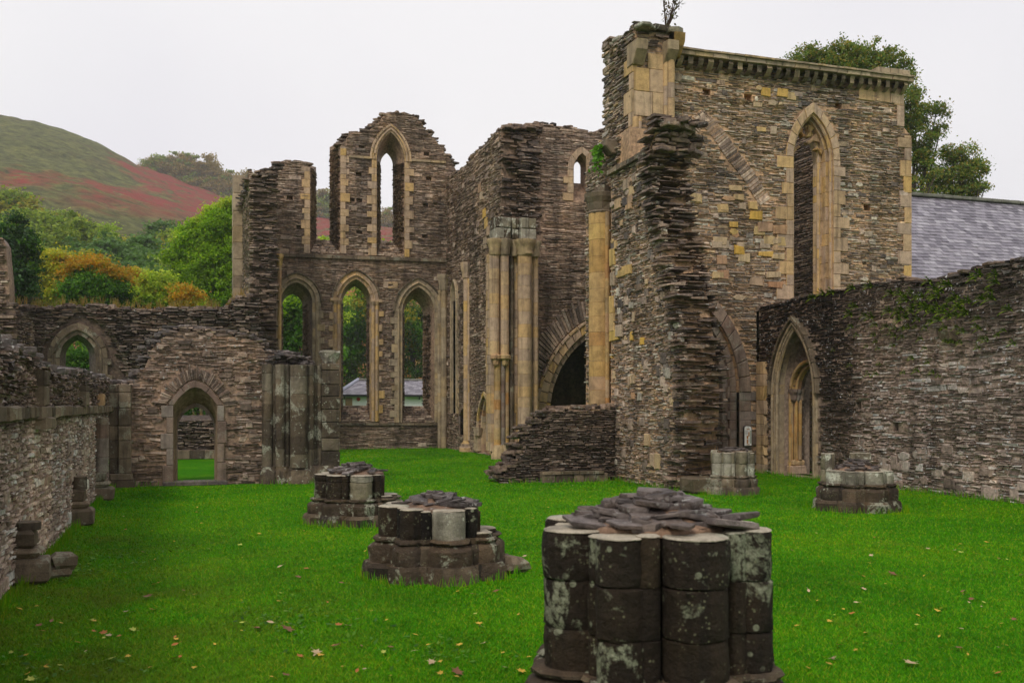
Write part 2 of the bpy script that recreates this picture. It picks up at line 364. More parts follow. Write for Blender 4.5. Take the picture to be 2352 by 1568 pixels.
class MB:
    def __init__(self): self.v, self.f, self.m, self.sm = [], [], [], []
    def add(self, vs_, fs, m=0, smooth=False):
        b = len(self.v); self.v += vs_
        for f in fs:
            self.f.append(tuple(b + i for i in f)); self.m.append(m); self.sm.append(smooth)
    def stone(self, F, s, z, l, h, p, dep, m=0, g=.008, rough=1.0):
        j = min(.22 * h, .03) * rough; bz = .10 * h; bs = min(.14 * h, .03)
        r = random.uniform
        e0, e1 = r(-.25, .3) * h, r(-.25, .3) * h                     # slanting ends
        fr = [(s + g + bs + max(0, e0), z + g + bz), (s + l - g - bs - max(0, e1), z + g + bz),
              (s + l - g - bs + min(0, e1), z + h - g - bz), (s + g + bs - min(0, e0), z + h - g - bz)]
        t = .35 * rough
        v = [F(a + r(-j, j), b + r(-j, j), p + r(-t, t) * .04) for a, b in fr]
        sk = r(-.2, .2) * h * rough
        v += [F(a, b, -dep) for a, b in ((s + g, z + g), (s + l - g, z + g + sk * .3), (s + l - g, z + h - g + sk * .3), (s + g, z + h - g))]
        self.add(v, [(0, 1, 2, 3), (4, 5, 1, 0), (5, 6, 2, 1), (6, 7, 3, 2), (7, 4, 0, 3)], m)
    def pris(self, F, poly, nf, nb, m=0, bev=.012, jit=0.0):
        k = len(poly); cs = sum(q[0] for q in poly) / k; cz = sum(q[1] for q in poly) / k
        if jit: poly = [(a + U(-jit, jit), b + U(-jit, jit)) for a, b in poly]
        def sh(q):
            d = math.hypot(q[0] - cs, q[1] - cz) or 1
            t = max(0, 1 - bev * 1.3 / d); return (cs + (q[0] - cs) * t, cz + (q[1] - cz) * t)
        v = [F(a, b, nb) for a, b in poly] + [F(a, b, nf - bev) for a, b in poly] + [F(*sh(q), nf) for q in poly]
        f = [tuple(range(2 * k, 3 * k))]
        for i in range(k):
            j = (i + 1) % k
            f += [(i, j, k + j, k + i), (k + i, k + j, 2 * k + j, 2 * k + i)]
        self.add(v, f, m)
    def box(self, c, size, rz=0.0, m=0, j=0.0, bev=0.0, tilt=0.0):
        hx, hy, hz = size[0] / 2, size[1] / 2, size[2] / 2
        ca, sa = math.cos(rz), math.sin(rz)
        tx, ty = U(-tilt, tilt), U(-tilt, tilt)
        v = []
        rings = [(-hz, 1 if not bev else 0), (-hz + bev, 1), (hz - bev, 1), (hz, 1 if not bev else 0)] if bev else [(-hz, 1), (hz, 1)]
        for z, full in rings:
            b = 0 if full else bev
            for x, y in ((-hx + b, -hy + b), (hx - b, -hy + b), (hx - b, hy - b), (-hx + b, hy - b)):
                x += U(-j, j); y += U(-j, j); zz = z + U(-j, j) * .5 + x * tx + y * ty
                v.append((c[0] + x * ca - y * sa, c[1] + x * sa + y * ca, c[2] + zz))
        n = len(rings); f = [(3, 2, 1, 0), tuple(4 * (n - 1) + i for i in range(4))]
        for k in range(n - 1):
            for i in range(4):
                i2 = (i + 1) % 4
                f.append((4 * k + i, 4 * k + i2, 4 * k + 4 + i2, 4 * k + 4 + i))
        self.add(v, f, m)
    def slab(self, c, lx, ly, h, rz=None, m=0, n=None, tilt=.1):
        n = n or random.choice((4, 5, 5, 6)); rz = U(0, 6.28) if rz is None else rz
        ca, sa = math.cos(rz), math.sin(rz); tx, ty = U(-tilt, tilt), U(-tilt, tilt)
        a0 = U(0, 6.28); v = []
        pts = []
        for i in range(n):
            a = a0 + 6.283 * (i + U(-.28, .28)) / n; q = U(.8, 1.08)
            pts.append((math.cos(a) * lx / 2 * q, math.sin(a) * ly / 2 * q))
        for zz, s in ((-h / 2, .93), (-h * .2, 1.0), (h * .4, .99), (h / 2, .95)):
            for x, y in pts:
                x2, y2 = x * s * U(.96, 1.03), y * s * U(.96, 1.03)
                v.append((c[0] + x2 * ca - y2 * sa, c[1] + x2 * sa + y2 * ca, c[2] + zz + U(-.08, .08) * h + x * tx + y * ty))
        f = [tuple(range(n - 1, -1, -1)), tuple(3 * n + i for i in range(n))]
        for k in range(3):
            for i in range(n):
                f.append((k * n + i, k * n + (i + 1) % n, (k + 1) * n + (i + 1) % n, (k + 1) * n + i))
        self.add(v, f, m)
    def lathe(self, cx, cy, prof, n=20, m=0, smooth=True, jit=0.0, a0=0.0, arc=6.28319):
        full = arc > 6.2; v = []; cnt = n if full else n + 1
        for r, z in prof:
            for i in range(cnt):
                a = a0 + arc * i / n; rr = r + U(-jit, jit)
                v.append((cx + math.cos(a) * rr, cy + math.sin(a) * rr, z + U(-jit, jit) * .4))
        f = []
        for k in range(len(prof) - 1):
            for i in range(n):
                j = (i + 1) % cnt
                f.append((k * cnt + i, k * cnt + j, (k + 1) * cnt + j, (k + 1) * cnt + i))
        f.append(tuple(range(cnt - 1, -1, -1))); f.append(tuple((len(prof) - 1) * cnt + i for i in range(cnt)))
        self.add(v, f, m, smooth)
    def drums(self, cx, cy, r, z0, z1, dh=(.28, .42), n=18, m=0, jit=.0, a0=0.0, arc=6.28319, top_m=None):
        z = z0
        while z < z1 - .02:
            h = min(U(*dh), z1 - z)
            if z1 - z - h < .1: h = z1 - z
            q = r * U(.985, 1.012); b = min(.007, r * .05)
            prof = [(q - b, z + .001), (q, z + b), (q, z + h - b), (q - b, z + h - .001)]
            if jit: b = min(.016, r * .12); prof = [(q - b, z), (q - b * .2, z + b * .8), (q * U(.985, 1.01), z + h * .3), (q * U(.98, 1.01), z + h * .65), (q - b * .2, z + h - b * .8), (q - b, z + h)]
            self.lathe(cx + (U(-jit, jit)), cy + U(-jit, jit), prof, n, m, True, jit, a0, arc)
            z += h
    def tube(self, pts, r0, r1=None, n=8, m=0, smooth=True):
        r1 = r0 if r1 is None else r1; v = []; k = len(pts); pts = [Vector(p) for p in pts]
        for i, p in enumerate(pts):
            t = (pts[min(i + 1, k - 1)] - pts[max(i - 1, 0)]).normalized()
            a = t.orthogonal().normalized() if abs(t.z) > .99 else t.cross(Vector((0, 0, 1))).normalized()
            b = t.cross(a); r = r0 + (r1 - r0) * i / max(1, k - 1)
            for j in range(n):
                an = 6.28319 * j / n; q = p + a * (math.cos(an) * r) + b * (math.sin(an) * r); v.append(tuple(q))
        f = [tuple(range(n - 1, -1, -1)), tuple((k - 1) * n + i for i in range(n))]
        for i in range(k - 1):
            for j in range(n):
                f.append((i * n + j, i * n + (j + 1) % n, (i + 1) * n + (j + 1) % n, (i + 1) * n + j))
        self.add(v, f, m, smooth)
    def build(self, name, mats, root=None, label=None, kind=None):
        off = Vector(root.location) if root is not None else Vector((0, 0, 0))
        me = bpy.data.meshes.new(name)
        a = np.array(self.v, dtype=np.float64) - np.array(off)
        me.from_pydata(a.tolist(), [], self.f)
        for mt in (mats if isinstance(mats, (list, tuple)) else [mats]): me.materials.append(mt)
        me.polygons.foreach_set('material_index', self.m)
        me.polygons.foreach_set('use_smooth', self.sm)
        me.update()
        if any(self.sm): me.set_sharp_from_angle(angle=math.radians(38))
        o = bpy.data.objects.new(name, me); COL.objects.link(o)
        if root is not None: o.parent = root
        if label: o['label'] = label
        if kind: o['kind'] = kind
        return o

def tag(o, label, cat, group=None, kind='thing'):
    o['label'] = label; o['category'] = cat; o['kind'] = kind
    if group: o['group'] = group
    return o
def thing(name, label, cat, loc=(0, 0, 0), group=None):
    o = bpy.data.objects.new(name, None); COL.objects.link(o); o.location = loc
    o.empty_display_size = .3
    return tag(o, label, cat, group)
def dup(root, loc, rz=0.0, sc=1.0, label=None, group=None):
    r = root.copy(); COL.objects.link(r); r.location = loc; r.rotation_euler = (0, 0, rz)
    r.scale = (sc, sc, sc) if not isinstance(sc, tuple) else sc
    if label: r['label'] = label
    if group: r['group'] = group
    for ch in list(root.children):
        c = ch.copy(); COL.objects.link(c); c.parent = r
        for g in list(ch.children):
            d = g.copy(); COL.objects.link(d); d.parent = c
    return r

# ------------------------------------------------------------------ masonry
class Poly:
    def __init__(self, pts):
        self.p = pts; xs = [q[0] for q in pts]; zs = [q[1] for q in pts]
        self.bb = (min(xs), max(xs), min(zs), max(zs))
    def __call__(self, x, z):
        b = self.bb
        if x < b[0] or x > b[1] or z < b[2] or z > b[3]: return False
        c = False; p = self.p; n = len(p); j = n - 1
        for i in range(n):
            xi, zi = p[i]; xj, zj = p[j]
            if (zi > z) != (zj > z) and x < (xj - xi) * (z - zi) / (zj - zi) + xi: c = not c
            j = i
        return c
def region(outer, *holes):
    o = Poly(outer); hs = [Poly(h) for h in holes]
    def f(x, z):
        return o(x, z) and not any(h(x, z) for h in hs)
    f.bb = o.bb; return f
CSC = .62
def wav(s): return .035 * math.sin(.8 * s + 1.1) + .022 * math.sin(2.3 * s + .4) + .012 * math.sin(5.1 * s)
def stones(B, F, inside, ch=(.045, .095), ln=(.18, .62), prot=.018, dep=.1, m=0, odd=.05, oddp=.07, rough=1.0, panel=(1.2, 2.6), fn=None, tall=0.0, bb=None, mk=None):
    s0, s1, z0, z1 = bb or inside.bb; ps = s0
    prot *= .62; oddp *= .62; ch = (ch[0] * CSC, ch[1] * CSC); ln = (ln[0] * .8, ln[1] * .88)
    while ps < s1:
        pe = ps + U(*panel); ph = U(-.03, .03); z = z0 + U(-.05, 0)
        while z < z1:
            h = U(*ch)
            if random.random() < tall: h *= U(1.5, 2.2)
            s = ps - U(0, ln[0])
            while s < pe:
                l = U(*ln) * (.75 + .5 * (h - ch[0]) / max(.001, ch[1] - ch[0]))
                if random.random() < .15: l *= .45
                sc = s + l / 2; zc = z + h / 2 + wav(sc) + ph
                if inside(sc, zc) and inside(s + l * .12, zc) and inside(s + l * .88, zc):
                    p = U(-prot, prot) + (U(0, oddp) if random.random() < odd else 0)
                    if fn: p += fn(sc, zc)
                    B.stone(F, s, zc - h / 2 + U(-.15, .15) * h * rough, l, h * U(.85, 1.1), p, dep, (mk(sc, zc) if mk else m), rough=rough)
                s += l
            z += h
        ps = pe
def bigs(B, F, inside, count, ln=(.2, .5), hh=(.12, .26), p=(.02, .045), m=0, dep=.06):
    s0, s1, z0, z1 = inside.bb; n = 0; t = 0
    while n < count and t < count * 30:
        t += 1; s = U(s0, s1); z = U(z0, z1); l = U(*ln); h = U(*hh)
        if inside(s, z) and inside(s + l, z) and inside(s, z + h) and inside(s + l, z + h):
            k = random.choice((4, 5, 6)) if random.random() < .35 else 4
            if k == 4: poly = [(s, z), (s + l, z + U(-.02, .02)), (s + l + U(-.03, .03), z + h), (s + U(-.02, .03), z + h + U(-.02, .02))]
            else:
                a0 = U(0, 6); poly = [(s + l / 2 + math.cos(a0 + 6.283 * i / k) * l / 2 * U(.85, 1.1), z + h / 2 + math.sin(a0 + 6.283 * i / k) * h / 2 * U(.85, 1.1)) for i in range(k)]
            B.pris(F, poly, U(*p), -dep, m, .015); n += 1
def solid(B, F, outer, holes=(), nf=-.03, nb=-1.0, m=0, outer_back=None):
    """A wall body with openings. holes: (front loop, back loop) goes through, (front loop, depth) is a recess."""
    loops = [outer] + [h[0] for h in holes]
    backs = [outer_back or outer] + [(h[1] if isinstance(h[1], list) else None) for h in holes]
    flat_ = [q for l in loops for q in l]; base = len(flat_)
    tri = tessellate_polygon([[Vector((q[0], q[1], 0)) for q in l] for l in loops])
    B.add([F(a, b, nf) for a, b in flat_], [tuple(t) for t in tri], m)
    thru = [b for b in backs if b is not None]
    fl2 = [q for l in thru for q in l]
    tri2 = tessellate_polygon([[Vector((q[0], q[1], 0)) for q in l] for l in thru])
    B.add([F(a, b, nb) for a, b in fl2], [tuple(reversed(t)) for t in tri2], m)
    for i, l in enumerate(loops):
        bk = backs[i]; k = len(l)
        if bk is None:
            d = holes[i - 1][1]; bk = l; n2 = -d
        else: n2 = nb
        B.add([F(a, b, nf) for a, b in l] + [F(a, b, n2) for a, b in bk], [(j, (j + 1) % k, k + (j + 1) % k, k + j) for j in range(k)], m)
        if backs[i] is None:
            t3 = tessellate_polygon([[Vector((q[0], q[1], 0)) for q in l]])
            B.add([F(a, b, n2) for a, b in l], [tuple(t) for t in t3], m)
def caps(B, F, top, thick, m=0, size=(.3, .65), h=(.05, .11), over=.06, layers=1, up=0.0):
    for (a0, b0), (a1, b1) in zip(top[:-1], top[1:]):
        ln = math.hypot(a1 - a0, b1 - b0); t = 0.0
        while t < ln:
            for lay in range(layers):
                n = over - U(0, .1)
                while n > -thick:
                    w = U(*size); s = a0 + (a1 - a0) * t / ln + U(-.1, .1); z = b0 + (b1 - b0) * t / ln + U(-.06, .03) + up + lay * h[1] * .7
                    x, y, zz = F(s, z, n - w / 2)
                    B.slab((x, y, zz), U(*size), w * 1.05, U(*h), math.atan2(F.s[1], F.s[0]) + U(-.2, .2), m, tilt=.12)
                    n -= w * .85
            t += U(*size) * .75
class Arch:
    def __init__(self, cx, a, zs, za, zb):
        self.cx, self.a, self.zs, self.za, self.zb = cx, a, zs, za, zb
        self.low = (za - zs) < a * .97
        r = (za - zs) if self.low else max(za - zs, a * 1.001); self.r = r; self.R = (a * a + r * r) / (2 * a); self.phi = math.acos(max(-1, min(1, (self.R - a) / self.R)))
    def off(self, w):
        A = Arch.__new__(Arch); A.__dict__.update(self.__dict__); A.a = self.a + w; A.R = self.R + w
        if self.low: A.r = self.r + w * 1.1; A.za = self.za + w * 1.1; return A
        A.phi = math.acos(max(-1, min(1, (A.R - A.a) / A.R))); A.r = A.R * math.sin(A.phi); A.za = A.zs + A.r; return A
    def pt(self, side, f):
        if self.low: return (self.cx + side * self.a * (1 - f), self.zs + self.r * (1 - (1 - f) ** 1.75))
        ph = self.phi * f; d = self.R - self.a
        return (self.cx + side * (-d + self.R * math.cos(ph)), self.zs + self.R * math.sin(ph))
    def loop(self, n=9, zb=None):
        zb = self.zb if zb is None else zb
        l = [(self.cx - self.a, zb)] + [self.pt(-1, i / n) for i in range(n + 1)] + [self.pt(1, i / n) for i in range(n - 1, -1, -1)] + [(self.cx + self.a, zb)]
        return l
    def path(self, zb=None, n=10): return self.loop(n, zb)
def archpx(fn, plane, l, r, ys, ya, yb):
    xl, zs = fn(l, ys, plane); xr, _ = fn(r, ys, plane)
    cx = (xl + xr) / 2
    za = fn((l + r) / 2, ya, plane)[1]; zb = fn((l + r) / 2, yb, plane)[1]
    return Arch(cx, abs(xr - xl) / 2, zs, za, zb)
def ring(B, F, A, w, nf=.03, nb=-.2, bl=.34, m=0, jamb=True, zb=None, tooth=.1, jh=(.24, .42), sides=(-1, 1), bev=.012, f0=0.0, f1=1.0, gap=.004):
    O = A.off(w)
    for side in sides:
        nbk = max(2, round(A.R * A.phi * (f1 - f0) / bl))
        for k in range(nbk):
            a, b = f0 + (f1 - f0) * k / nbk + gap, f0 + (f1 - f0) * (k + 1) / nbk - (gap if k < nbk - 1 else 0); mid = (a + b) / 2
            tt = U(-.02, .02) if tooth else 0
            O2 = A.off(w + tt)
            poly = [A.pt(side, a), A.pt(side, mid), A.pt(side, b), O2.pt(side, b), O2.pt(side, mid), O2.pt(side, a)]
            B.pris(F, poly, nf + U(-.006, .006), nb, m, bev)
        if jamb:
            z = A.zb if zb is None else zb; i = random.randint(0, 1)
            while z < A.zs - .02:
                h = min(U(*jh), A.zs - z)
                if A.zs - z - h < .12: h = A.zs - z
                x0 = A.cx + side * A.a; x1 = A.cx + side * (A.a + w + (tooth * U(.5, 1.3) if i % 2 else 0))
                B.pris(F, [(x0, z + .004), (x1, z + .004), (x1, z + h - .004), (x0, z + h - .004)], nf + U(-.006, .006), nb, m, bev)
                z += h; i += 1
def roll(B, F, A, r, n0=0.0, zb=None, m=0, bl=.4, ns=7, sides=(-1, 1), jamb=True):
    for side in sides:
        nbk = max(2, round(A.R * A.phi / bl))
        for k in range(nbk):
            B.tube([F(*A.pt(side, (k + t) / nbk), n0) for t in (.01, .33, .66, .99)], r, n=ns, m=m)
        if jamb:
            z = A.zb if zb is None else zb
            while z < A.zs - .02:
                h = min(U(.3, .5), A.zs - z)
                x, y, _ = F(A.cx + side * A.a, z, n0)
                B.tube([(x, y, z + .003), (x, y, z + h - .003)], r * U(.97, 1.03), n=ns, m=m); z += h
def quoins(B, F, s, z0, z1, w=.34, dr=1, nf=.025, nb=-.25, m=0, hh=(.24, .42), tooth=.16, bev=.012):
    z = z0; i = 0
    while z < z1 - .03:
        h = min(U(*hh), z1 - z)
        ww = w + (U(.6, 1.2) * tooth if i % 2 else U(-.03, .03))
        a, b = (s, s + dr * ww)
        B.pris(F, [(a, z + .004), (b, z + .004), (b, z + h - .004), (a, z + h - .004)], nf + U(-.008, .008), nb, m, bev)
        z += h; i += 1
def course(B, F, s0, s1, z0, z1, h, nf=.1, nb=-.1, m=0, ln=(.5, 1.0), bev=.02):
    s = s0
    while s < s1 - .05:
        l = min(U(*ln), s1 - s); t = lambda q: z0 + (z1 - z0) * (q - s0) / (s1 - s0)
        B.pris(F, [(s + .004, t(s)), (s + l - .004, t(s + l)), (s + l - .004, t(s + l) + h), (s + .004, t(s) + h)], nf + U(-.015, .015), nb, m, bev, .006)
        s += l
def rough_face(B, F, inside, m=0, prot=.07, ch=(.06, .13), ln=(.22, .7), dep=.25, odd=.3, oddp=.2, fn=None, rough=1.6, bb=None):
    stones(B, F, inside, ch, ln, prot, dep, m, odd, oddp, rough, (.5, 1.1), fn, .15, bb)
def inset(poly, d=.12):
    n = len(poly); ar = sum(poly[i][0] * poly[(i + 1) % n][1] - poly[(i + 1) % n][0] * poly[i][1] for i in range(n)); sg = 1 if ar > 0 else -1; out = []
    for i in range(n):
        (a, b), (c, e), (g, h) = poly[i - 1], poly[i], poly[(i + 1) % n]
        v1 = Vector((c - a, e - b)); v2 = Vector((g - c, h - e))
        if v1.length < 1e-6 or v2.length < 1e-6: out.append((c, e - d if e > .5 else e)); continue
        v1.normalize(); v2.normalize(); nn = Vector((-(v1.y + v2.y), v1.x + v2.x)) * sg
        if nn.length < .2: nn = Vector((0, -1))
        nn.normalize(); out.append((c + nn.x * d, e + (nn.y * d if e > .5 else 0)))
    return out
def shrink_top(poly, d=.1):
    zb = min(q[1] for q in poly)
    return [(a, b - d if b > zb + .6 else b) for a, b in poly]

# ------------------------------------------------------------------ the ground
def ground():
    B = MB(); n = 2500
    B.add([(-n, -n, 0), (n, -n, 0), (n, n, 0), (-n, n, 0)], [(0, 1, 2, 3)])
    o = B.build('lawn', M['lawn']); o['kind'] = 'structure'; o['label'] = 'mown green lawn covering the floor of the roofless ruin'
ground()

# ------------------------------------------------------------------ east wall of the choir with its lancets
def slots(F, lst):          # small square putlog holes
    return [([(s - w / 2, z), (s + w / 2, z), (s + w / 2, z + h), (s - w / 2, z + h)], .3) for s, z, w, h in lst]
def choir_east():
    Y = 47.5; T = 1.1; F = FW(Y)
    t = thing('choir_wall', 'tall gabled slate end wall with three lancets below and broken lancets above', 'wall', (8.0, Y, 0))
    P = lambda a, b: WY(a, b, Y)
    Q = lambda a, b: WY(a, b, Y + T)
    left = [(598, 1045), (598, 396), (615, 388), (632, 384), (636, 372), (662, 371), (690, 369), (704, 372), (712, 380), (712, 582)]
    right = [(782, 582), (782, 330), (800, 306), (812, 299), (844, 298), (862, 281), (872, 275), (881, 261), (900, 257), (930, 260), (955, 263), (970, 277), (976, 293), (990, 306), (1002, 318), (1017, 340), (1034, 359), (1050, 390), (1050, 1045)]
    outer = [P(*q) for q in left + right]
    back = [P(*q) for q in left[:-2]] + [Q(726, 384), Q(726, 551), Q(757, 551), Q(757, 338)] + [P(*q) for q in right[2:]]
    af = [archpx(WY, Y, 645, 717, 692, 648, 968), archpx(WY, Y, 783, 852, 691, 641, 968), archpx(WY, Y, 924, 998, 716, 659, 970), archpx(WY, Y, 865, 929, 367, 304, 589)]
    ab = [archpx(WY, Y + T, 648, 695, 703, 676, 932), archpx(WY, Y + T, 786, 843, 700, 658, 931), archpx(WY, Y + T, 927, 971, 722, 687, 932), archpx(WY, Y + T, 873.5, 902, 379, 352, 555)]
    sl = []
    for q in ((1086, 850), (1146, 855), (1140, 650), (1145, 1105), (1674, 490), (1690, 685), (1665, 893), (1660, 1135), (600, 835), (675, 1065), (1165, 440)):
        s, z = P((800 + q[0] / 2.091) / 1.633, (350 + q[1] / 2.091) / 1.633); sl.append((s, z, .28, .2))
    holes = [(a.loop(), b.loop()) for a, b in zip(af, ab)]
    B = MB()
    o2 = [(a, b - .1 if b > 9.4 and 0 < i < len(outer) - 1 and i not in (9, 10) else b) for i, (a, b) in enumerate(outer)]
    solid(B, F, o2, holes + slots(F, sl), -.028, -T, 1, back)
    ex = [a.off(.20).loop() for a in af[:3]] + [af[3].off(.16).loop()] + [h[0] for h in slots(F, sl)]
    ins = region(outer, *ex)
    stones(B, F, ins, (.045, .10), (.2, .75), .022, .1, 0, .08, .06)
    bigs(B, F, ins, 60, (.25, .6), (.12, .2), m=0)
    # reveals of the upper openings laid in the same slate
    for (p0, p1, zz0, zz1, fl) in ((P(712, 0)[0], Q(726, 0)[0], P(712, 582)[1], P(712, 380)[1], True), (P(782, 0)[0], Q(757, 0)[0], P(782, 582)[1], P(782, 330)[1], False)):
        G = FB((p0, Y), (p1, Y + T), fl); r = region([(.02, zz0), (G.len, zz0 + .5), (G.len, zz1 - .1), (.02, zz1 - .1)])
        stones(B, G, r, (.05, .1), (.2, .5), .012, .05)
    a, b = af[3], ab[3]
    for sd_, fl in ((-1, True), (1, False)):
        G = FB((a.cx + sd_ * a.a, Y), (b.cx + sd_ * b.a, Y + T), fl); r = region([(.02, a.zb), (G.len, b.zb), (G.len, b.zs), (.02, a.zs)])
        stones(B, G, r, (.05, .1), (.2, .5), .012, .05)
    for i in range(3):
        a, b = af[i], ab[i]
        for sd_, fl in ((-1, True), (1, False)):
            G = FB((a.cx + sd_ * a.a, Y), (b.cx + sd_ * b.a, Y + T), fl); r = region([(.35, a.zb), (G.len, b.zb), (G.len, b.zs), (.35, a.zs)])
            stones(B, G, r, (.06, .14), (.25, .5), .03, .06)
        G = FB((a.cx - a.a, Y), (a.cx + a.a, Y))                        # courses down the sloping sill
        zz = a.zb
        for k in range(7):
            f0, f1 = k / 7, (k + 1) / 7
            s = a.cx - a.a
            while s < a.cx + a.a - .1:
                l = min(U(.2, .5), a.cx + a.a - s); z = a.zb + (b.zb - a.zb) * f0
                B.stone(F, s, z, l, (b.zb - a.zb) / 7, -f0 * T + .02, f0 * T + .12, 0); s += l
    for x0, x1, xb0, xb1, z0_, z1_ in ((P(712, 0)[0], P(782, 0)[0], Q(726, 0)[0], Q(757, 0)[0], P(740, 582)[1], Q(740, 551)[1]), (af[3].cx - af[3].a, af[3].cx + af[3].a, ab[3].cx - ab[3].a, ab[3].cx + ab[3].a, af[3].zb, ab[3].zb)):
        for k in range(8):
            f0 = k / 8; s = x0 + (xb0 - x0) * f0; e = x1 + (xb1 - x1) * f0
            while s < e - .05:
                l = min(U(.18, .45), e - s); B.stone(F, s, z0_ + (z1_ - z0_) * f0, l, (z1_ - z0_) / 8, -f0 * T + .02 + U(0, .03), f0 * T + .14, 0); s += l
    B.build('masonry', [M['slate_choir'], M['mortar']], t)
    for seg in (left[1:9], right[1:-1]):
        C = MB(); caps(C, F, [P(*q) for q in seg], T, h=(.05, .12), size=(.3, .75)); C.build('coping', M['slate_dark'], t)
    S = MB(); course(S, F, P(640, 0)[0], P(1027, 0)[0], P(640, 590)[1], P(1027, 603)[1], .16, .13, -.1, 0, (.6, 1.2))
    S.build('string_course', M['ashlar_dark'], t)
    for l, r, y0, y1 in ((800, 853, 362, 366), (944, 1024, 371, 376)):
        S = MB(); course(S, F, P(l, 0)[0], P(r, 0)[0], P(l, y0)[1], P(r, y1)[1], .12, .08, -.1, 0, (.6, 1.0)); S.build('string_course', M['ashlar_grey'], t)
    S = MB(); course(S, F, P(760, 0)[0], P(1010, 0)[0], P(760, 976)[1], P(1010, 976)[1], .1, .08, -.1, 0, (.6, 1.2)); S.build('string_course', M['ashlar_dark'], t)
    # surrounds
    for i, a in enumerate(af[:3]):
        R_ = MB()
        ring(R_, F, a, .17, .02, -.5, .36, 0, True, tooth=.0)
        ring(R_, F, a.off(.17), .22, .05, -.3, .40, 0, True, tooth=.22)
        roll(R_, F, a.off(.19), .05, .06, m=0, jamb=(i != 1))
        if i == 1:
            for sd_ in (-1, 1):
                for dx in (.10, .28):
                    x, y, _ = F(a.cx + sd_ * (a.a + dx), 0, .05)
                    R_.drums(x, y, .075, a.zb, a.zs - .15, (.4, .7), 10)
                    R_.lathe(x, y, [(.075, a.zs - .17), (.09, a.zs - .12), (.14, a.zs - .02), (.15, a.zs + .03)], 10)
                R_.pris(F, [(a.cx + sd_ * (a.a - .02), a.zs - .02), (a.cx + sd_ * (a.a + .52), a.zs - .02), (a.cx + sd_ * (a.a + .52), a.zs + .12), (a.cx + sd_ * (a.a - .02), a.zs + .12)], .16, -.2)
        R_.build('window_surround', M['ashlar_grey'] if i != 1 else M['ashlar'], t)
        Hd = MB(); ring(Hd, F, a.off(.39), .08, .12, -.05, .45, 0, False, tooth=0); Hd.build('hood_mould', M['ashlar_dark'], t)
    R_ = MB(); a = af[3]
    ring(R_, F, a, .24, .05, -.35, .34, 0, True, tooth=.2); roll(R_, F, a.off(.12), .05, .07, jamb=False)
    ring(R_, F, a.off(.24), .1, .10, -.1, .45, 0, False, tooth=0)
    R_.build('window_surround', M['ashlar'], t)
    R_ = MB(); quoins(R_, F, P(712, 0)[0], P(712, 582)[1], P(712, 384)[1], .26, -1); R_.build('window_surround', M['ashlar'], t)
    R_ = MB(); quoins(R_, F, P(782, 0)[0], P(782, 582)[1], P(782, 338)[1], .26, 1); R_.build('window_surround', M['ashlar'], t)
    N_ = MB(); s, z = P(897, 655)
    for q in ((-.35, -.14, -.12, .18), (.12, -.14, .35, .18), (-.12, -.14, .12, -.05), (-.12, .06, .12, .18)):
        N_.pris(F, [(s + q[0], z + q[1]), (s + q[2], z + q[1]), (s + q[2], z + q[3]), (s + q[0], z + q[3])], .03, -.1)
    N_.build('pierced_block', M['ashlar'], t)
    # clustered corner shaft beside the right-hand lancet
    K = MB(); s0, ztop = P(1018, 632)
    for dx, dn, r in ((0, .16, .15), (-.2, .06, .1), (.2, .08, .1)):
        x, y, _ = F(s0 + dx, 0, dn); K.drums(x, y, r, 0, ztop - .75, (.35, .6), 12)
    x, y, _ = F(s0, 0, .12)
    K.lathe(x, y, [(.2, ztop - .78), (.24, ztop - .7), (.27, ztop - .35), (.30, ztop - .2), (.33, ztop - .12), (.33, ztop)], 8, smooth=False)
    K.build('corner_shaft', M['ashlar_grey'], t)
choir_east()

# ------------------------------------------------------------------ broken north wall of the choir
def choir_north():
    X0, X1, Y0 = 2.5, 3.72, 43.0
    t = thing('choir_wall', 'dark broken stump of slate wall standing left of the lancet wall', 'wall', (3.1, 45, 0))
    B = MB(); F = FN(X0); G = FW(Y0)
    ztop = WY(600, 398, Y0)[1]
    front = [(X0, 0), (X0, WY(575, 412, Y0)[1]), (X0 + .25, WY(585, 402, Y0)[1]), (X0 + .6, ztop + .1), (X0 + .8, WY(612, 392, Y0)[1]), (X1 - .05, WY(634, 378, Y0)[1]), (X1, 0)]
    side = [(Y0, 0), (Y0, front[1][1]), (Y0 + 1.2, ztop + .5), (Y0 + 3, ztop - .4), (Y0 + 4.6, ztop + .2), (49.6, ztop - .1), (49.6, 0)]
    solid(B, G, inset(front, .15), (), -.12, -6.4, 1)
    rough_face(B, G, region(front), 0, .09, (.07, .15), (.25, .7), .3, .35, .22)
    stones(B, F, region(side), (.05, .1), (.2, .6), .03, .15, 2, .1, .08)
    B.build('masonry', [M['slate_dark'], M['mortar_dark'], M['slate']], t)
    C = MB(); caps(C, G, front[1:-1], 5.5, layers=2); C.build('coping', M['slate_dark'], t)
    K = MB(); px = 641; x, z1 = WY(px, 583, 43.3); 
    K.drums(x + .02, 43.35, .085, 1.5, z1 - .5, (.5, .9), 10)
    K.lathe(x + .02, 43.35, [(.09, z1 - .5), (.12, z1 - .45), (.13, z1 - .2), (.17, z1 - .15), (.17, z1)], 8, smooth=False)
    K.build('shaft', M['ashlar_gold'], t)
    Bt = MB(); Bt.box((2.42, 49.0, 6.2), (.5, 1.3, 12.4), 0, 0, .02, .03)
    z = 0
    Bt = MB()
    while z < 12.3:
        h = U(.5, .9); Bt.box((2.35, 49.2, z + h / 2), (.55, 1.2, h - .01), 0, 0, .015, .02); z += h
    Bt.build('buttress', M['ashlar_grey'], t)
choir_north()

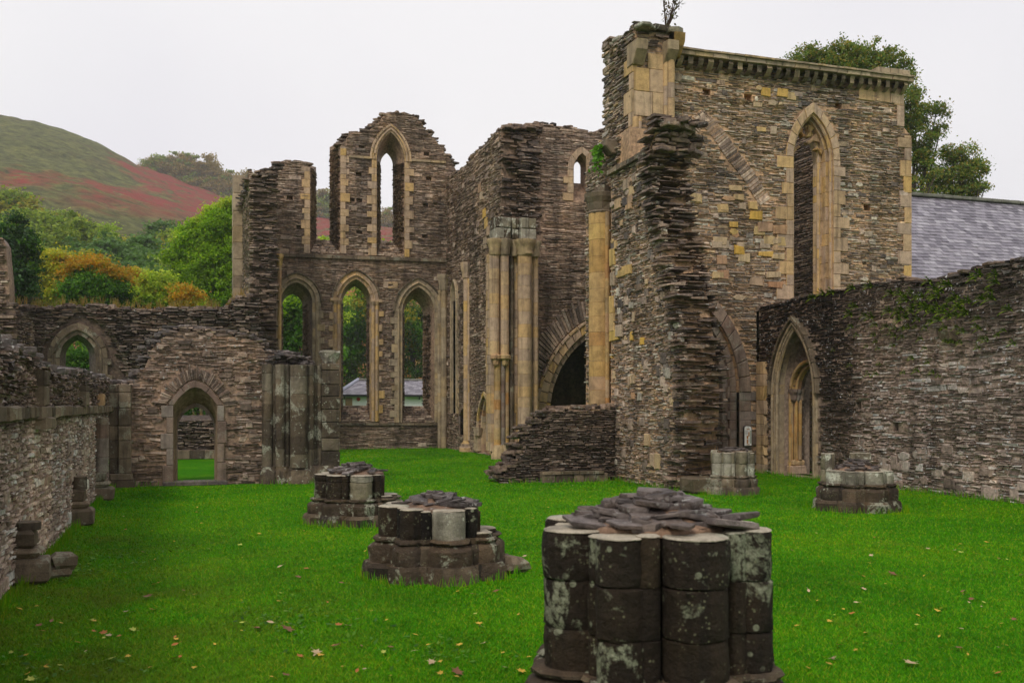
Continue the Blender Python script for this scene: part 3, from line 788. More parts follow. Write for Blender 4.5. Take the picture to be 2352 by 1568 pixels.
# ------------------------------------------------------------------ south wall of the choir
def choir_south():
    X = 12.1; F = FN(X); P = lambda a, b: NX(a, b, X)
    t = thing('choir_wall', 'long slate side wall with slim shafts running up to the gabled lancet wall', 'wall', (X, 43, 0))
    top = [(1026, 404), (1040, 396), (1052, 392), (1062, 384), (1070, 378), (1079, 358), (1092, 345), (1108, 336), (1120, 320), (1129, 311), (1150, 296), (1156, 290)]
    tp = [P(*q) for q in top]
    outer = [(47.6, -.1), (47.6, tp[0][1])] + tp + [(38.42, tp[-1][1]), (38.42, -.1)]
    lan = Arch(45.75, .42, P(1043, 690)[1], P(1043, 650)[1], 1.7)
    sed = Arch(0, 1, 0, 1, 0)
    ya, yb = P(1128, 1045)[0], P(1098, 1030)[0]
    sed = Arch((ya + yb) / 2, abs(yb - ya) / 2, P(1113, 985)[1], P(1115, 908)[1], .05)
    n0, n1 = P(1074, 960)[0], P(1056, 960)[0]
    nic = Arch((n0 + n1) / 2, abs(n1 - n0) / 2, P(1065, 955)[1], P(1065, 938)[1], P(1065, 1000)[1])
    B = MB()
    o2 = [(max(a, 38.75), b - .1) for a, b in outer]
    solid(B, F, o2, [(lan.loop(), .5), (sed.loop(), .7), (nic.loop(), .4)], -.028, -1.4, 1)
    ins = region(outer, lan.off(.15).loop(), sed.off(.12).loop(), nic.loop())
    stones(B, F, ins, (.05, .115), (.2, .7), .03, .1, 0, .1, .07, 1.2, tall=.06)
    bigs(B, F, ins, 90, (.2, .5), (.12, .25), m=0)
    for px, py, w, h in ((1102, 432, .18, .4), (1106, 450, .2, .35), (1113, 490, .2, .4), (1117, 513, .2, .45), (1122, 530, .22, .4), (1115, 558, .22, .5), (1130, 545, .2, .4)):
        y, z = P(px, py); B.pris(F, [(y - w, z - h / 2), (y + w, z - h / 2), (y + w, z + h / 2), (y - w, z + h / 2)], .04, -.1, 2)
    B.build('masonry', [M['slate_choir'], M['mortar'], M['ashlar_yellow']], t)
    C = MB(); caps(C, F, tp, 1.4, h=(.06, .13)); C.build('coping', M['slate_dark'], t)
    R_ = MB(); ring(R_, F, lan, .16, .05, -.5, .35, 0, True, tooth=.12); roll(R_, F, lan.off(.1), .05, .07)
    R_.build('window_surround', M['ashlar_grey'], t)
    R_ = MB(); ring(R_, F, sed, .14, .05, -.4, .3, 0, True, tooth=.15); ring(R_, F, sed.off(-.12), .12, -.12, -.6, .3, 0, True, tooth=0)
    for sd_ in (-1, 1):
        x, y, _ = F(sed.cx + sd_ * (sed.a - .05), 0, .03); R_.lathe(x, y, [(.1, sed.zs - .35), (.16, sed.zs - .3), (.2, sed.zs - .02), (.22, sed.zs + .04)], 8, smooth=False)
        for k in range(3): R_.pris(F, [(sed.cx + sd_ * (sed.a - .1), .1 + k * .33), (sed.cx + sd_ * (sed.a + .5), .1 + k * .33), (sed.cx + sd_ * (sed.a + .5), .42 + k * .33), (sed.cx + sd_ * (sed.a - .1), .42 + k * .33)], .06, -.3)
    R_.build('seat_recess', M['ashlar_yellow'], t)
    R_ = MB(); ring(R_, F, nic, .14, .03, -.4, .3, 0, True, tooth=.1); R_.build('cupboard_recess', M['ashlar_red'], t)
    for px, ytop in ((1076, 603),):
        y0, zt = P(px, ytop); K = MB()
        K.drums(X - .1, y0, .14, .5, zt - .75, (.4, .7), 12)
        K.drums(X - .03, y0 - .17, .07, .5, zt - .75, (.4, .7), 8)
        K.lathe(X - .1, y0, [(.14, zt - .75), (.19, zt - .7), (.20, zt - .45), (.26, zt - .36), (.28, zt - .02), (.28, zt)], 8, smooth=False)
        K.lathe(X - .1, y0, [(.34, 0), (.34, .18), (.27, .22), (.26, .36), (.18, .42), (.15, .5)], 10)
        K.build('shaft', M['ashlar'], t)
choir_south()

# ------------------------------------------------------------------ crossing pier beside the choir, rubble above
def clustered_shafts(B, x, y, lst, z0, z1, m=0):
    for dx, dy, r in lst: B.drums(x + dx, y + dy, r, z0, z1, (.34, .5), 16, m)
def crossing_pier_east():
    Y0 = 36.9
    t = thing('crossing_pier', 'tall clustered golden pier with corbelled left shafts and broken rubble above its capital', 'pier', (12.2, 37.6, 0))
    P = lambda a, b: WY(a, b, Y0)
    zt = P(1185, 535)[1]; zc = P(1185, 586)[1]; zcor = P(1150, 815)[1]
    xl, xr = P(1131, 0)[0], P(1240, 0)[0]
    B = MB(); B.box(((xl + xr) / 2 + .12, 37.62, zt / 2), (xr - xl - .25, .54, zt), 0, 0); B.box(((12.08 + xr) / 2, 38.2, zt / 2 - .01), (xr - 12.1, .9, zt - .03), 0, 0)
    # ashlar facing of the core, course by course
    G = FW(Y0 + .42); z = 0.3
    C = MB()
    while z < zc:
        h = U(.3, .42); s = xl + .1
        while s < xr - .1:
            l = min(U(.3, .6), xr - .1 - s); C.pris(G, [(s + .004, z), (s + l - .004, z), (s + l - .004, z + h - .006), (s + .004, z + h - .006)], .1, -.1); s += l
        G2 = FN(xl + .1); s = Y0 + .3
        while s < Y0 + .95:
            l = min(U(.3, .6), Y0 + .97 - s); C.pris(G2, [(s + .004, z), (s + l - .004, z), (s + l - .004, z + h - .006), (s + .004, z + h - .006)], .08, -.1); s += l
        z += h
    B.build('core', M['mortar'], t); C.build('ashlar_facing', M['ashlar'], t)
    for px, r, zb, dy, mt in ((1139, .20, zcor, .15, 'ashlar'), (1161, .17, zcor, .05, 'ashlar'), (1205, .28, .5, -.05, 'ashlar'), (1225, .10, .5, .2, 'ashlar_grey'), (1233, .13, .5, .15, 'ashlar'), (1180, .09, .5, .22, 'ashlar_dark')):  # last thin shaft is coloured dark to paint in the recess's shade
        K = MB(); x = P(px, 0)[0]; K.drums(x, Y0 + dy + .05, r, zb, zc, (.38, .55), 16); K.build('shaft', M[mt], t)
    for px, r, dy in ((1146, .14, .2), (1158, .09, .12), (1166, .12, .2)):
        K = MB(); x = P(px, 0)[0]; K.drums(x, Y0 + dy, r, .4, zcor, (.34, .5), 12); K.build('shaft', M['ashlar_red'] if px == 1158 else M['ashlar_gold'], t)
    K = MB()
    for px, r, dy in ((1141, .2, .1), (1161, .17, .02)):
        x = P(px, 0)[0]; K.lathe(x, Y0 + dy, [(.09, zcor - .42), (.13, zcor - .36), (.15, zcor - .2), (.23, zcor - .14), (.23, zcor - .02), (r, zcor + .02)], 10, smooth=False, jit=.012)
    K.build('corbel', M['ashlar_gold'], t)
    K = MB()
    for px, r, dy in ((1139, .24, .12), (1161, .2, .02), (1185, .16, .15), (1205, .32, -.08), (1231, .2, .1)):
        x = P(px, 0)[0]
        K.lathe(x, Y0 + dy + .03, [(r * .85, zc - .02), (r, zc + .05), (r * .95, zc + .2), (r * 1.22, zc + .42), (r * 1.35, zc + .5), (r * 1.35, zc + .6), (r * 1.1, zc + .62)], 12, jit=.01)
    K.build('capital', M['ashlar_grey'], t)
    K = MB()
    for s0, s1, n in ((1138, 1172, .1), (1176, 1192, 0), (1194, 1228, .2)):
        a, b = P(s0, 0)[0], P(s1, 0)[0]
        for k in range(2):
            m_ = (a + b) / 2 + U(-.1, .1)
            for q0, q1 in ((a, m_), (m_, b)):
                z0 = zc + .62 + k * .42
                K.pris(FW(Y0), [(q0 + .004, z0), (q1 - .004, z0), (q1 - .004, z0 + .4), (q0 + .004, z0 + .4)], n, -.8, 0, .03, .01)
    K.build('springer', M['pier_pale'], t)
    K = MB()
    for px, r, dy in ((1148, .26, .15), (1163, .22, .12), (1205, .4, -.02), (1230, .25, .15)):
        x = P(px, 0)[0]; K.lathe(x, Y0 + dy, [(r * 1.15, 0), (r * 1.15, .2), (r, .26), (r * 1.0, .4), (r * .8, .46), (r * .7, .55)], 12, jit=.01)
    K.build('base', M['ashlar_grey'], t)
crossing_pier_east()

# ------------------------------------------------------------------ transept wall behind, with the chapel arch
def transept_east():
    Y = 38.5; F = FW(Y); P = lambda a, b: WY(a, b, Y); T = 1.0
    t = thing('transept_wall', 'ragged topped slate wall with a small round headed window above a great dark arch', 'wall', (16, Y, 0))
    top = [(1150, 291), (1165, 287), (1182, 284), (1205, 285), (1232, 281), (1250, 283), (1270, 286), (1274, 292), (1290, 292), (1310, 290), (1328, 293), (1340, 300), (1355, 304), (1378, 302), (1395, 294), (1440, 296), (1500, 300), (1600, 305), (1700, 330), (1880, 380), (1960, 420)]
    tp = [P(*q) for q in top]; x0 = P(1152, 0)[0]; x1 = tp[-1][0]
    outer = [(x0, -.1)] + [(max(x0, a), b) for a, b in tp] + [(x1, -.1)]
    cxa = P(1372, 0)[0]; arch = Arch(cxa, cxa - P(1254, 0)[0], P(1250, 948)[1], P(1372, 750)[1], 0)
    wf = archpx(WY, Y, 1317, 1357, 390, 352, 463); wb = archpx(WY, Y + T, 1318, 1333, 384, 372, 421)
    B = MB(); o2 = [(a, b - .1) for a, b in outer]
    solid(B, F, o2, [(arch.loop(), arch.loop()), (wf.loop(), wb.loop())], -.028, -T, 1)
    ins = region(outer, arch.off(.35).loop(), wf.off(.2).loop())
    xr = P(1238, 0)[0]
    reg2 = lambda s, z: ins(s, z) and s > xr; reg2.bb = ins.bb
    stones(B, F, reg2, (.055, .12), (.22, .75), .025, .1, 0, .1, .07, tall=.05, bb=(xr - .2, 19.0, 0, 16.5))
    zc = P(1200, 537)[1]
    fac = lambda s, z: .35 * max(0, math.sin((s - x0) / (xr - x0) * 3.14)) * (.6 + .4 * math.sin(z * 1.7)) 
    rough_face(B, F, region([(x0, zc), (x0, tp[1][1]), (xr + .1, tp[4][1]), (xr + .1, zc)]), 2, .1, (.08, .17), (.25, .7), .35, .4, .25, fac)
    B.build('masonry', [M['slate_choir'], M['mortar'], M['slate_dark']], t)
    C = MB(); caps(C, F, [q for q in tp if q[0] > x0], T, h=(.06, .13)); C.build('coping', M['slate_dark'], t)
    R_ = MB(); ring(R_, F, wf, .25, .03, -.3, .35, 0, True, tooth=.25); R_.build('window_surround', M['ashlar'], t)
    R_ = MB(); ring(R_, F, arch, .34, .04, -.4, .42, 0, True, tooth=.1); ring(R_, F, arch.off(-.25), .25, -.15, -.9, .42, 0, True, tooth=0); ring(R_, F, arch.off(.34), .1, .1, -.1, .5, 0, False, tooth=0)
    R_.build('arch_surround', M['ashlar'], t)
    V = MB(); A = arch.off(.5)
    for k in range(40):
        f = k / 40; a = A.pt(-1, f); O = A.off(U(.6, .95)); b = O.pt(-1, f); c = O.pt(-1, f + .018); d = A.pt(-1, f + .018)
        V.pris(F, [a, b, c, d], U(.02, .06), -.1, 0, .01, .02)
    V.build('relieving_arch', M['slate'], t)
    # vaulted chapel behind the great arch keeps it dark
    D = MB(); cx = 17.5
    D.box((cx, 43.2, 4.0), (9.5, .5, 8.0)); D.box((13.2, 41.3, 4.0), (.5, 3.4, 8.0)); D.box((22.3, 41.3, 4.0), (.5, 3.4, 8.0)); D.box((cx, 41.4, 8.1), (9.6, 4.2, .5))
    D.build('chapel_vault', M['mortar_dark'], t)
    for dx in (0.6, -.9):
        Rb = MB(); pts = [(cxa + dx + math.sin(a) * 1.8, 41 + math.cos(a) * .4, 3 + 3.4 * math.sin(a * 1.1)) for a in [i * .14 for i in range(11)]]
        Rb.tube(pts, .12, n=6); Rb.build('vault_rib', M['ashlar_dark'], t)
transept_east()

# ------------------------------------------------------------------ south-west crossing pier, its tall stump and the ragged wall end
def crossing_pier_west():
    t = thing('crossing_pier', 'massive ruined rubble pier with one golden half column and a sapling topped tower', 'pier', (12.4, 26.5, 0))
    # --- lower wall stump running towards the nave
    XN, XS = 11.4, 12.42
    F = FN(XN); P = lambda a, b: NX(a, b, XN)
    arr = [(1497, 330), (1503, 345), (1492, 350), (1500, 400), (1510, 470), (1522, 520), (1535, 590), (1552, 660), (1562, 720), (1572, 800), (1580, 870), (1579, 950), (1572, 1030), (1563, 1080), (1563, 1130)]
    ar = [P(*q) for q in arr]
    tl = [P(1517, 281), P(1489, 340), P(1485, 356), P(1460, 372), P(1430, 388), P(1401, 404)]
    yb = 25.95
    poly = [(yb, -.1), (yb, tl[-1][1])] + tl[::-1] + ar
    B = MB()
    nf = [(yb, -.1), (yb, tl[-1][1])] + [(a, b - .12) for a, b in tl[:0:-1]] + [(tl[0][0] + .35, tl[0][1] - .15)] + [(a + .22, b - .12 if b > 1 else b) for a, b in ar]
    solid(B, F, nf, (), -.03, -(XS - XN) + .05, 1)
    ins = region(poly)
    stones(B, F, ins, (.055, .12), (.14, .42), .028, .1, 0, .1, .06, 1.3, tall=.08)
    bigs(B, F, ins, 70, (.14, .34), (.14, .3), m=0)
    # ragged west end of the stump, following the slanting break
    arz = sorted([(z, y) for y, z in ar] + [(tl[0][1], tl[0][0])]); zs_ = [q[0] for q in arz]; ys_ = [q[1] for q in arz]
    G = FW(0)
    edge = lambda z: float(np.interp(z, zs_, ys_))
    z = 0.0
    ztop = P(1517, 281)[1] + .25
    while z < ztop:
        h = U(.03, .095); y = edge(z); s = XN - U(0, .25)
        while s < XS:
            l = U(.16, .6); p = U(-.14, .08) + (U(.04, .24) if random.random() < .28 else 0); G = FW(y + .06)
            if random.random() < .86: B.stone(G, s, z + U(-.02, .02), min(l, XS + .12 - s), h, p, .5, 2, rough=1.8)
            s += l * U(.95, 1.2)
        z += U(0, .03)
        z += h
    Q = B; bigs(Q, F, region(poly), 16, (.1, .22), (.12, .26), (.025, .045), 3) 
    for px, py, w, h in ((1440, 425, .16, .3), (1451, 437, .14, .28), (1448, 455, .16, .3), (1420, 468, .2, .3), (1445, 470, .2, .25), (1407, 590, .16, .5), (1408, 640, .14, .4), (1428, 628, .3, .2), (1440, 620, .3, .25), (1407, 700, .14, .5), (1412, 770, .3, .3), (1424, 760, .2, .3), (1408, 740, .14, .5), (1512, 1060, .14, .4), (1500, 1055, .1, .35), (1488, 1010, .12, .3)):
        y, z = P(px, py); Q.pris(F, [(y - w, z - h / 2), (y + w, z - h / 2), (y + w, z + h / 2), (y - w, z + h / 2)], U(.03, .065), -.1, 3, .02, .02)
    B.build('masonry', [M['rubble_tan'], M['mortar_tan'], M['slate_dark'], M['ashlar_yellow']], t)
    C = MB(); caps(C, F, tl[:3] , 1.0, h=(.06, .12), layers=2, over=.02); caps(C, F, ar[:3], 1.0, h=(.06, .12), layers=2, over=.02); C.build('coping', M['slate_dark'], t)
    L_ = MB(); a, b = P(1401, 405), P(1486, 358); course(L_, F, b[0], a[0], b[1], a[1], .14, .12, -.5, 0, (.3, .6)); L_.build('ledge', M['ashlar_dark'], t)
    # --- body behind, from the ground to the tower
    X2, Y2, Y3 = 12.57, 26.9, 29.05
    F2 = FN(X2); P2 = lambda a, b: NX(a, b, X2)
    B = MB(); zt = P2(1468, 50)[1]
    side = [(Y2, -.1), (Y2, zt), P2(1438, 73), P2(1425, 82), P2(1400, 103), P2(1389, 130), (Y3 + .1, 10), (Y3 + .05, 9), (Y3, 8.0), (29.3, 6), (29.3, -.1)]
    solid(B, F2, [(a, b - .05) for a, b in side], (), -.06, -1.3, 1)
    ins = region(side)
    stones(B, F2, ins, (.055, .12), (.14, .5), .03, .1, 0, .12, .07, 1.2, bb=(Y2, 29.4, 3.5, 14.5))
    G = FB((X2, Y3), (X2 + 1.3, Y3 + .02), True)
    # ragged rear edge
    z = 8.0
    while z < 13.6:
        h = U(.08, .16); B.stone(F2, Y3 - .4, z, .45 + U(0, .16), h, U(-.03, .05), .5, 0, rough=1.6); z += h
    W = FW(Y2); x1 = WY(1541, 0, Y2)[0]
    wp = lambda a, b: WY(a, b, Y2)
    ztw = wp(1500, 55)[1]; zcap = wp(1500, 110)[1]
    wface = [(X2, 4), (X2, ztw), (X2 + .3, ztw + .02), wp(1535, 63), (x1, ztw - .4), (x1, 4)]
    stones(B, W, region(wface), (.06, .13), (.18, .5), .03, .1, 0, .12, .08, bb=(X2, x1, 8, zt + .5))
    rough_face(B, W, region([(X2, zcap), (X2, ztw), wp(1535, 60), (x1 + .1, zcap)]), 2, .06, (.07, .12), (.25, .6), .3, .3, .12)
    B.build('masonry', [M['rubble_tan'], M['mortar_tan'], M['slate_dark']], t)
    A = MB(); z = wp(1500, 365)[1]; xl = X2 - .01
    zz1 = wp(1500, 135)[1]
    while z < zz1:
        h = U(.45, .8); s = xl
        while s < x1 - .05:
            l = min(U(.35, .75), x1 - s)
            if random.random() < .88: A.pris(W, [(s + .005, z), (s + l - .005, z), (s + l - .005, z + h - .008), (s + .005, z + h - .008)], .05 + U(0, .02), -.1)
            s += l
        z += h
    A.build('quoins', M['ashlar'], t); A = MB()
    quoins(A, F2, Y2 - .04, wp(1460, 365)[1] - 1.2, zz1, .3, 1, .05, -.1, tooth=.3, hh=(.4, .7))
    A.build('quoins', M['ashlar'], t)
    for px, r in ((1537, .14), (1527, .08), (1458, .10), (1466, .08)):
        K = MB(); x = wp(px, 0)[0]; zb_ = wp(px, 370)[1]; K.drums(x, Y2 - .06, r, zb_ - (1.2 if px < 1500 else 0), zz1 if px > 1500 else wp(px, 270)[1], (.45, .75), 10); K.build('shaft', M['ashlar'], t)
    for px, py, w in ((1462, 118, .36), (1533, 118, .36), (1547, 101, .36)):
        K = MB(); x, z = wp(px, py)
        K.pris(FN(x - w / 2), [(Y2 - .42, z + .22), (Y2 - .38, z - .05), (Y2 - .1, z - .42), (Y2 + .3, z - .42), (Y2 + .3, z + .25)], 0, -w, 0, .02, .02); K.build('corbel', M['ashlar_grey'], t)
    C = MB(); caps(C, F2, [(Y2 - .1, zt), P2(1438, 73), P2(1400, 103), P2(1390, 128)], 1.3, h=(.08, .16), size=(.4, .8)); C.build('coping', M['pier_pale'], t)
    # --- front part that carries the half column (north face)
    X4 = 11.95; B = MB(); B.box((X4 + .5, 27.55, 5.0), (.9, 3.3, 10.0), 0, 1)
    F4 = FN(X4); z9 = NX(1385, 335, X4)[1]
    ins = region([(26.5, 0), (26.5, z9), (28.2, z9 + .3), (29.2, z9 - .5), (29.2, 0)])
    stones(B, F4, ins, (.06, .13), (.15, .45), .03, .12, 0, .1, .06, 1.3)
    G = FW(26.6); stones(B, G, region([(X4 - .05, 0), (X4 - .05, z9), (12.6, z9), (12.6, 0)]), (.06, .12), (.15, .4), .02, .1, 0)
    B.build('masonry', [M['rubble_tan'], M['mortar_tan']], t)
    pass
    yc = NX(1380, 0, 11.68)[0]; zc0, zc1 = NX(1380, 942, 11.68)[1] - 1.6, NX(1380, 492, 11.68)[1]
    K.drums(11.68, yc, .36, zc0, zc1, (.40, .50), 24); K.build('half_column', M['ashlar_gold'], t)
    K = MB(); y2 = yc + .47; K.drums(11.74, y2, .15, zc0, zc1, (.42, .58), 14); K.drums(11.95, y2 + .2, .16, zc0, zc1, (.42, .58), 10); K.build('shaft', M['ashlar'], t)
    K = MB(); K.drums(11.72, yc - .40, .07, zc0, zc1, (.42, .58), 10); K.build('shaft', M['ashlar_gold'], t)
    K = MB(); zt_ = NX(1378, 447, 11.68)[1]
    for yy, r in ((yc, .36), (y2 + .05, .2)):
        K.lathe(11.68 + (.1 if yy > yc else 0), yy, [(r, zc1 - .02), (r * 1.12, zc1 + .03), (r * 1.02, zc1 + .08), (r * 1.12, zc1 + .3), (r * 1.4, zc1 + .46), (r * 1.45, zt_ - .02), (r * 1.3, zt_)], 10, smooth=False, jit=.015)
    K.slab((11.75, yc, zt_ + .12), .5, .5, .25); K.build('capital', M['ashlar_dark'], t)
    K = MB(); yk, zk = NX(1393, 338, 11.75)
    K.pris(FW(yk - .3), [(11.6, zk + .18), (11.62, zk + .0), (11.8, zk - .25), (12.1, zk - .25), (12.1, zk + .18)], 0, -.42, 0, .03, .02); K.build('corbel', M['ashlar_dark'], t)
    # moss-grown footing stones
    Fo = MB()
    for px, py in ((1592, 1106), (1604, 1098), (1614, 1092), (1622, 1104), (1607, 1112)):
        x, y = GP(px, py + 20); Fo.box((x, y, .2), (U(.5, .7), .6, U(.3, .5)), U(-.2, .2), 0, .04, .03)
    Fo.build('footing', M['ashlar_dark'], t)
crossing_pier_west()

# creeper and sapling on the pier
def leaf_cloud(pos, size, up=.3, aspect=.55, m=0):
    """numpy leaves: one folded-flat quad each"""
    n = len(pos); a = rng.normal(size=(n, 3)); nn = rng.normal(size=(n, 3)); nn[:, 2] += up * 2
    a /= np.linalg.norm(a, axis=1)[:, None]; nn /= np.linalg.norm(nn, axis=1)[:, None]
    b = np.cross(nn, a); b /= np.linalg.norm(b, axis=1)[:, None] + 1e-9; a = np.cross(b, nn)
    s = size * rng.uniform(.6, 1.3, size=(n, 1)); w = s * aspect
    q = np.stack([pos - a * s, pos - b * w + a * s * .1, pos + a * s, pos + b * w + a * s * .1], axis=1).reshape(-1, 3)
    return q
def cloud_obj(name, q, mat, root=None):
    n = len(q) // 4; me = bpy.data.meshes.new(name)
    if root is not None: q = q - np.array(root.location)
    me.vertices.add(len(q)); me.vertices.foreach_set('co', q.astype(np.float32).ravel())
    me.loops.add(len(q)); me.loops.foreach_set('vertex_index', np.arange(len(q), dtype=np.int32))
    me.polygons.add(n); me.polygons.foreach_set('loop_start', np.arange(0, 4 * n, 4, dtype=np.int32)); me.polygons.foreach_set('loop_total', np.full(n, 4, dtype=np.int32))
    me.update(); me.validate(); me.materials.append(mat)
    o = bpy.data.objects.new(name, me); COL.objects.link(o)
    if root is not None: o.parent = root
    return o
def sapling():
    x, z = WY(1533, 62, 26.8); y = 26.9
    t = thing('sapling', 'thin leafy sapling rooted on top of the tall pier', 'tree', (x, y, z))
    B = MB(); pos = []
    for k in range(9):
        dx = U(-.25, .55); hgt = U(.7, 1.5) if k else 1.8
        pts = [(x, y, z - .1), (x + dx * .3 + .05, y + U(-.1, .1), z + hgt * .35), (x + dx * .7, y + U(-.2, .2), z + hgt * .7), (x + dx, y + U(-.3, .3), z + hgt)]
        if k == 0: pts = [(x, y, z - .1), (x - .05, y, z + .5), (x - .12, y, z + 1.1), (x - .16, y, z + 1.55)]
        B.tube(pts, .022, .006, 5)
        for j in range(22):
            f = U(.25, 1); i = min(2, int(f * 3)); a, b = Vector(pts[i]), Vector(pts[i + 1]); q = a.lerp(b, f * 3 - i); pos.append((q.x + U(-.12, .12), q.y + U(-.12, .12), q.z + U(-.1, .1)))
    for j in range(22): pos.append((x + U(-.1, .35), y + U(-.2, .1), z + U(-.35, .2)))
    B.build('trunk', M['twig'], t); cloud_obj('foliage', leaf_cloud(np.array(pos), .05), M['f_sapling'], t)
    y, z = NX(1370, 360, 11.5); t = thing('creeper', 'bright green creeper hanging beside the corbel of the ruined pier', 'plant', (11.5, y, z))
    pos = np.stack([rng.normal(11.55, .08, 160), rng.normal(y, .13, 160), z - np.abs(rng.normal(0, .32, 160)) + .3], axis=1)
    cloud_obj('foliage', leaf_cloud(pos, .075, .2, .8), M['f_ivy'], t)
    B = MB(); B.tube([(11.9, y, z + .3), (11.6, y, z + .1), (11.6, y, z - .5)], .02, .008, 5); B.build('stem', M['twig'], t)
sapling()

# ------------------------------------------------------------------ low broken screen wall
def screen_wall():
    Y = 25.5; F = FW(Y); P = lambda a, b: WY(a, b, Y)
    t = thing('screen_wall', 'low broken dark slate wall stepping down to the grass beside the tall stump', 'wall', (9.8, Y, 0))
    top = [(1160, 1082), (1172, 1072), (1186, 1060), (1197, 1040), (1205, 1002), (1216, 985), (1238, 968), (1254, 950), (1290, 943), (1330, 942), (1370, 937), (1422, 934)]
    tp = [P(*q) for q in top]
    outer = [(P(1150, 0)[0], -.05), (P(1150, 0)[0], P(1150, 1090)[1])] + tp + [(11.45, -.05)]
    B = MB(); solid(B, F, inset(outer), (), -.08, -.75, 1)
    stones(B, F, region(outer), (.05, .10), (.15, .45), .035, .12, 0, .15, .06, 1.2)
    B.build('masonry', [M['rubble_low'], M['mortar_dark']], t)
    C = MB(); caps(C, F, [(P(1148, 0)[0], P(1148, 1090)[1])] + tp, .75, size=(.25, .55), h=(.05, .1), layers=2); C.build('coping', M['slate_dark'], t)
    S = MB(); course(S, F, P(1240, 0)[0], P(1392, 0)[0], -.02, -.02, .24, .22, -.1, 0, (.3, .7), .03)
    course(S, F, P(1240, 0)[0], P(1380, 0)[0], .22, .22, .08, .26, -.1, 0, (.3, .6)); S.build('plinth', M['ashlar_dark'], t)
    x, y = GP(1128, 1099); S = MB(); S.slab((x + .25, y, .04), .8, .6, .1, 0); S.build('step', M['flag'], t)
    x, y = GP(1146, 1094); S = MB(); S.box((x, y, .14), (.24, .22, .3), .3, 0, .02, .04)
    tag(S.build('stone_block', M['pier_pale']), 'small pale square stone standing at the low end of the screen wall', 'stone')
screen_wall()

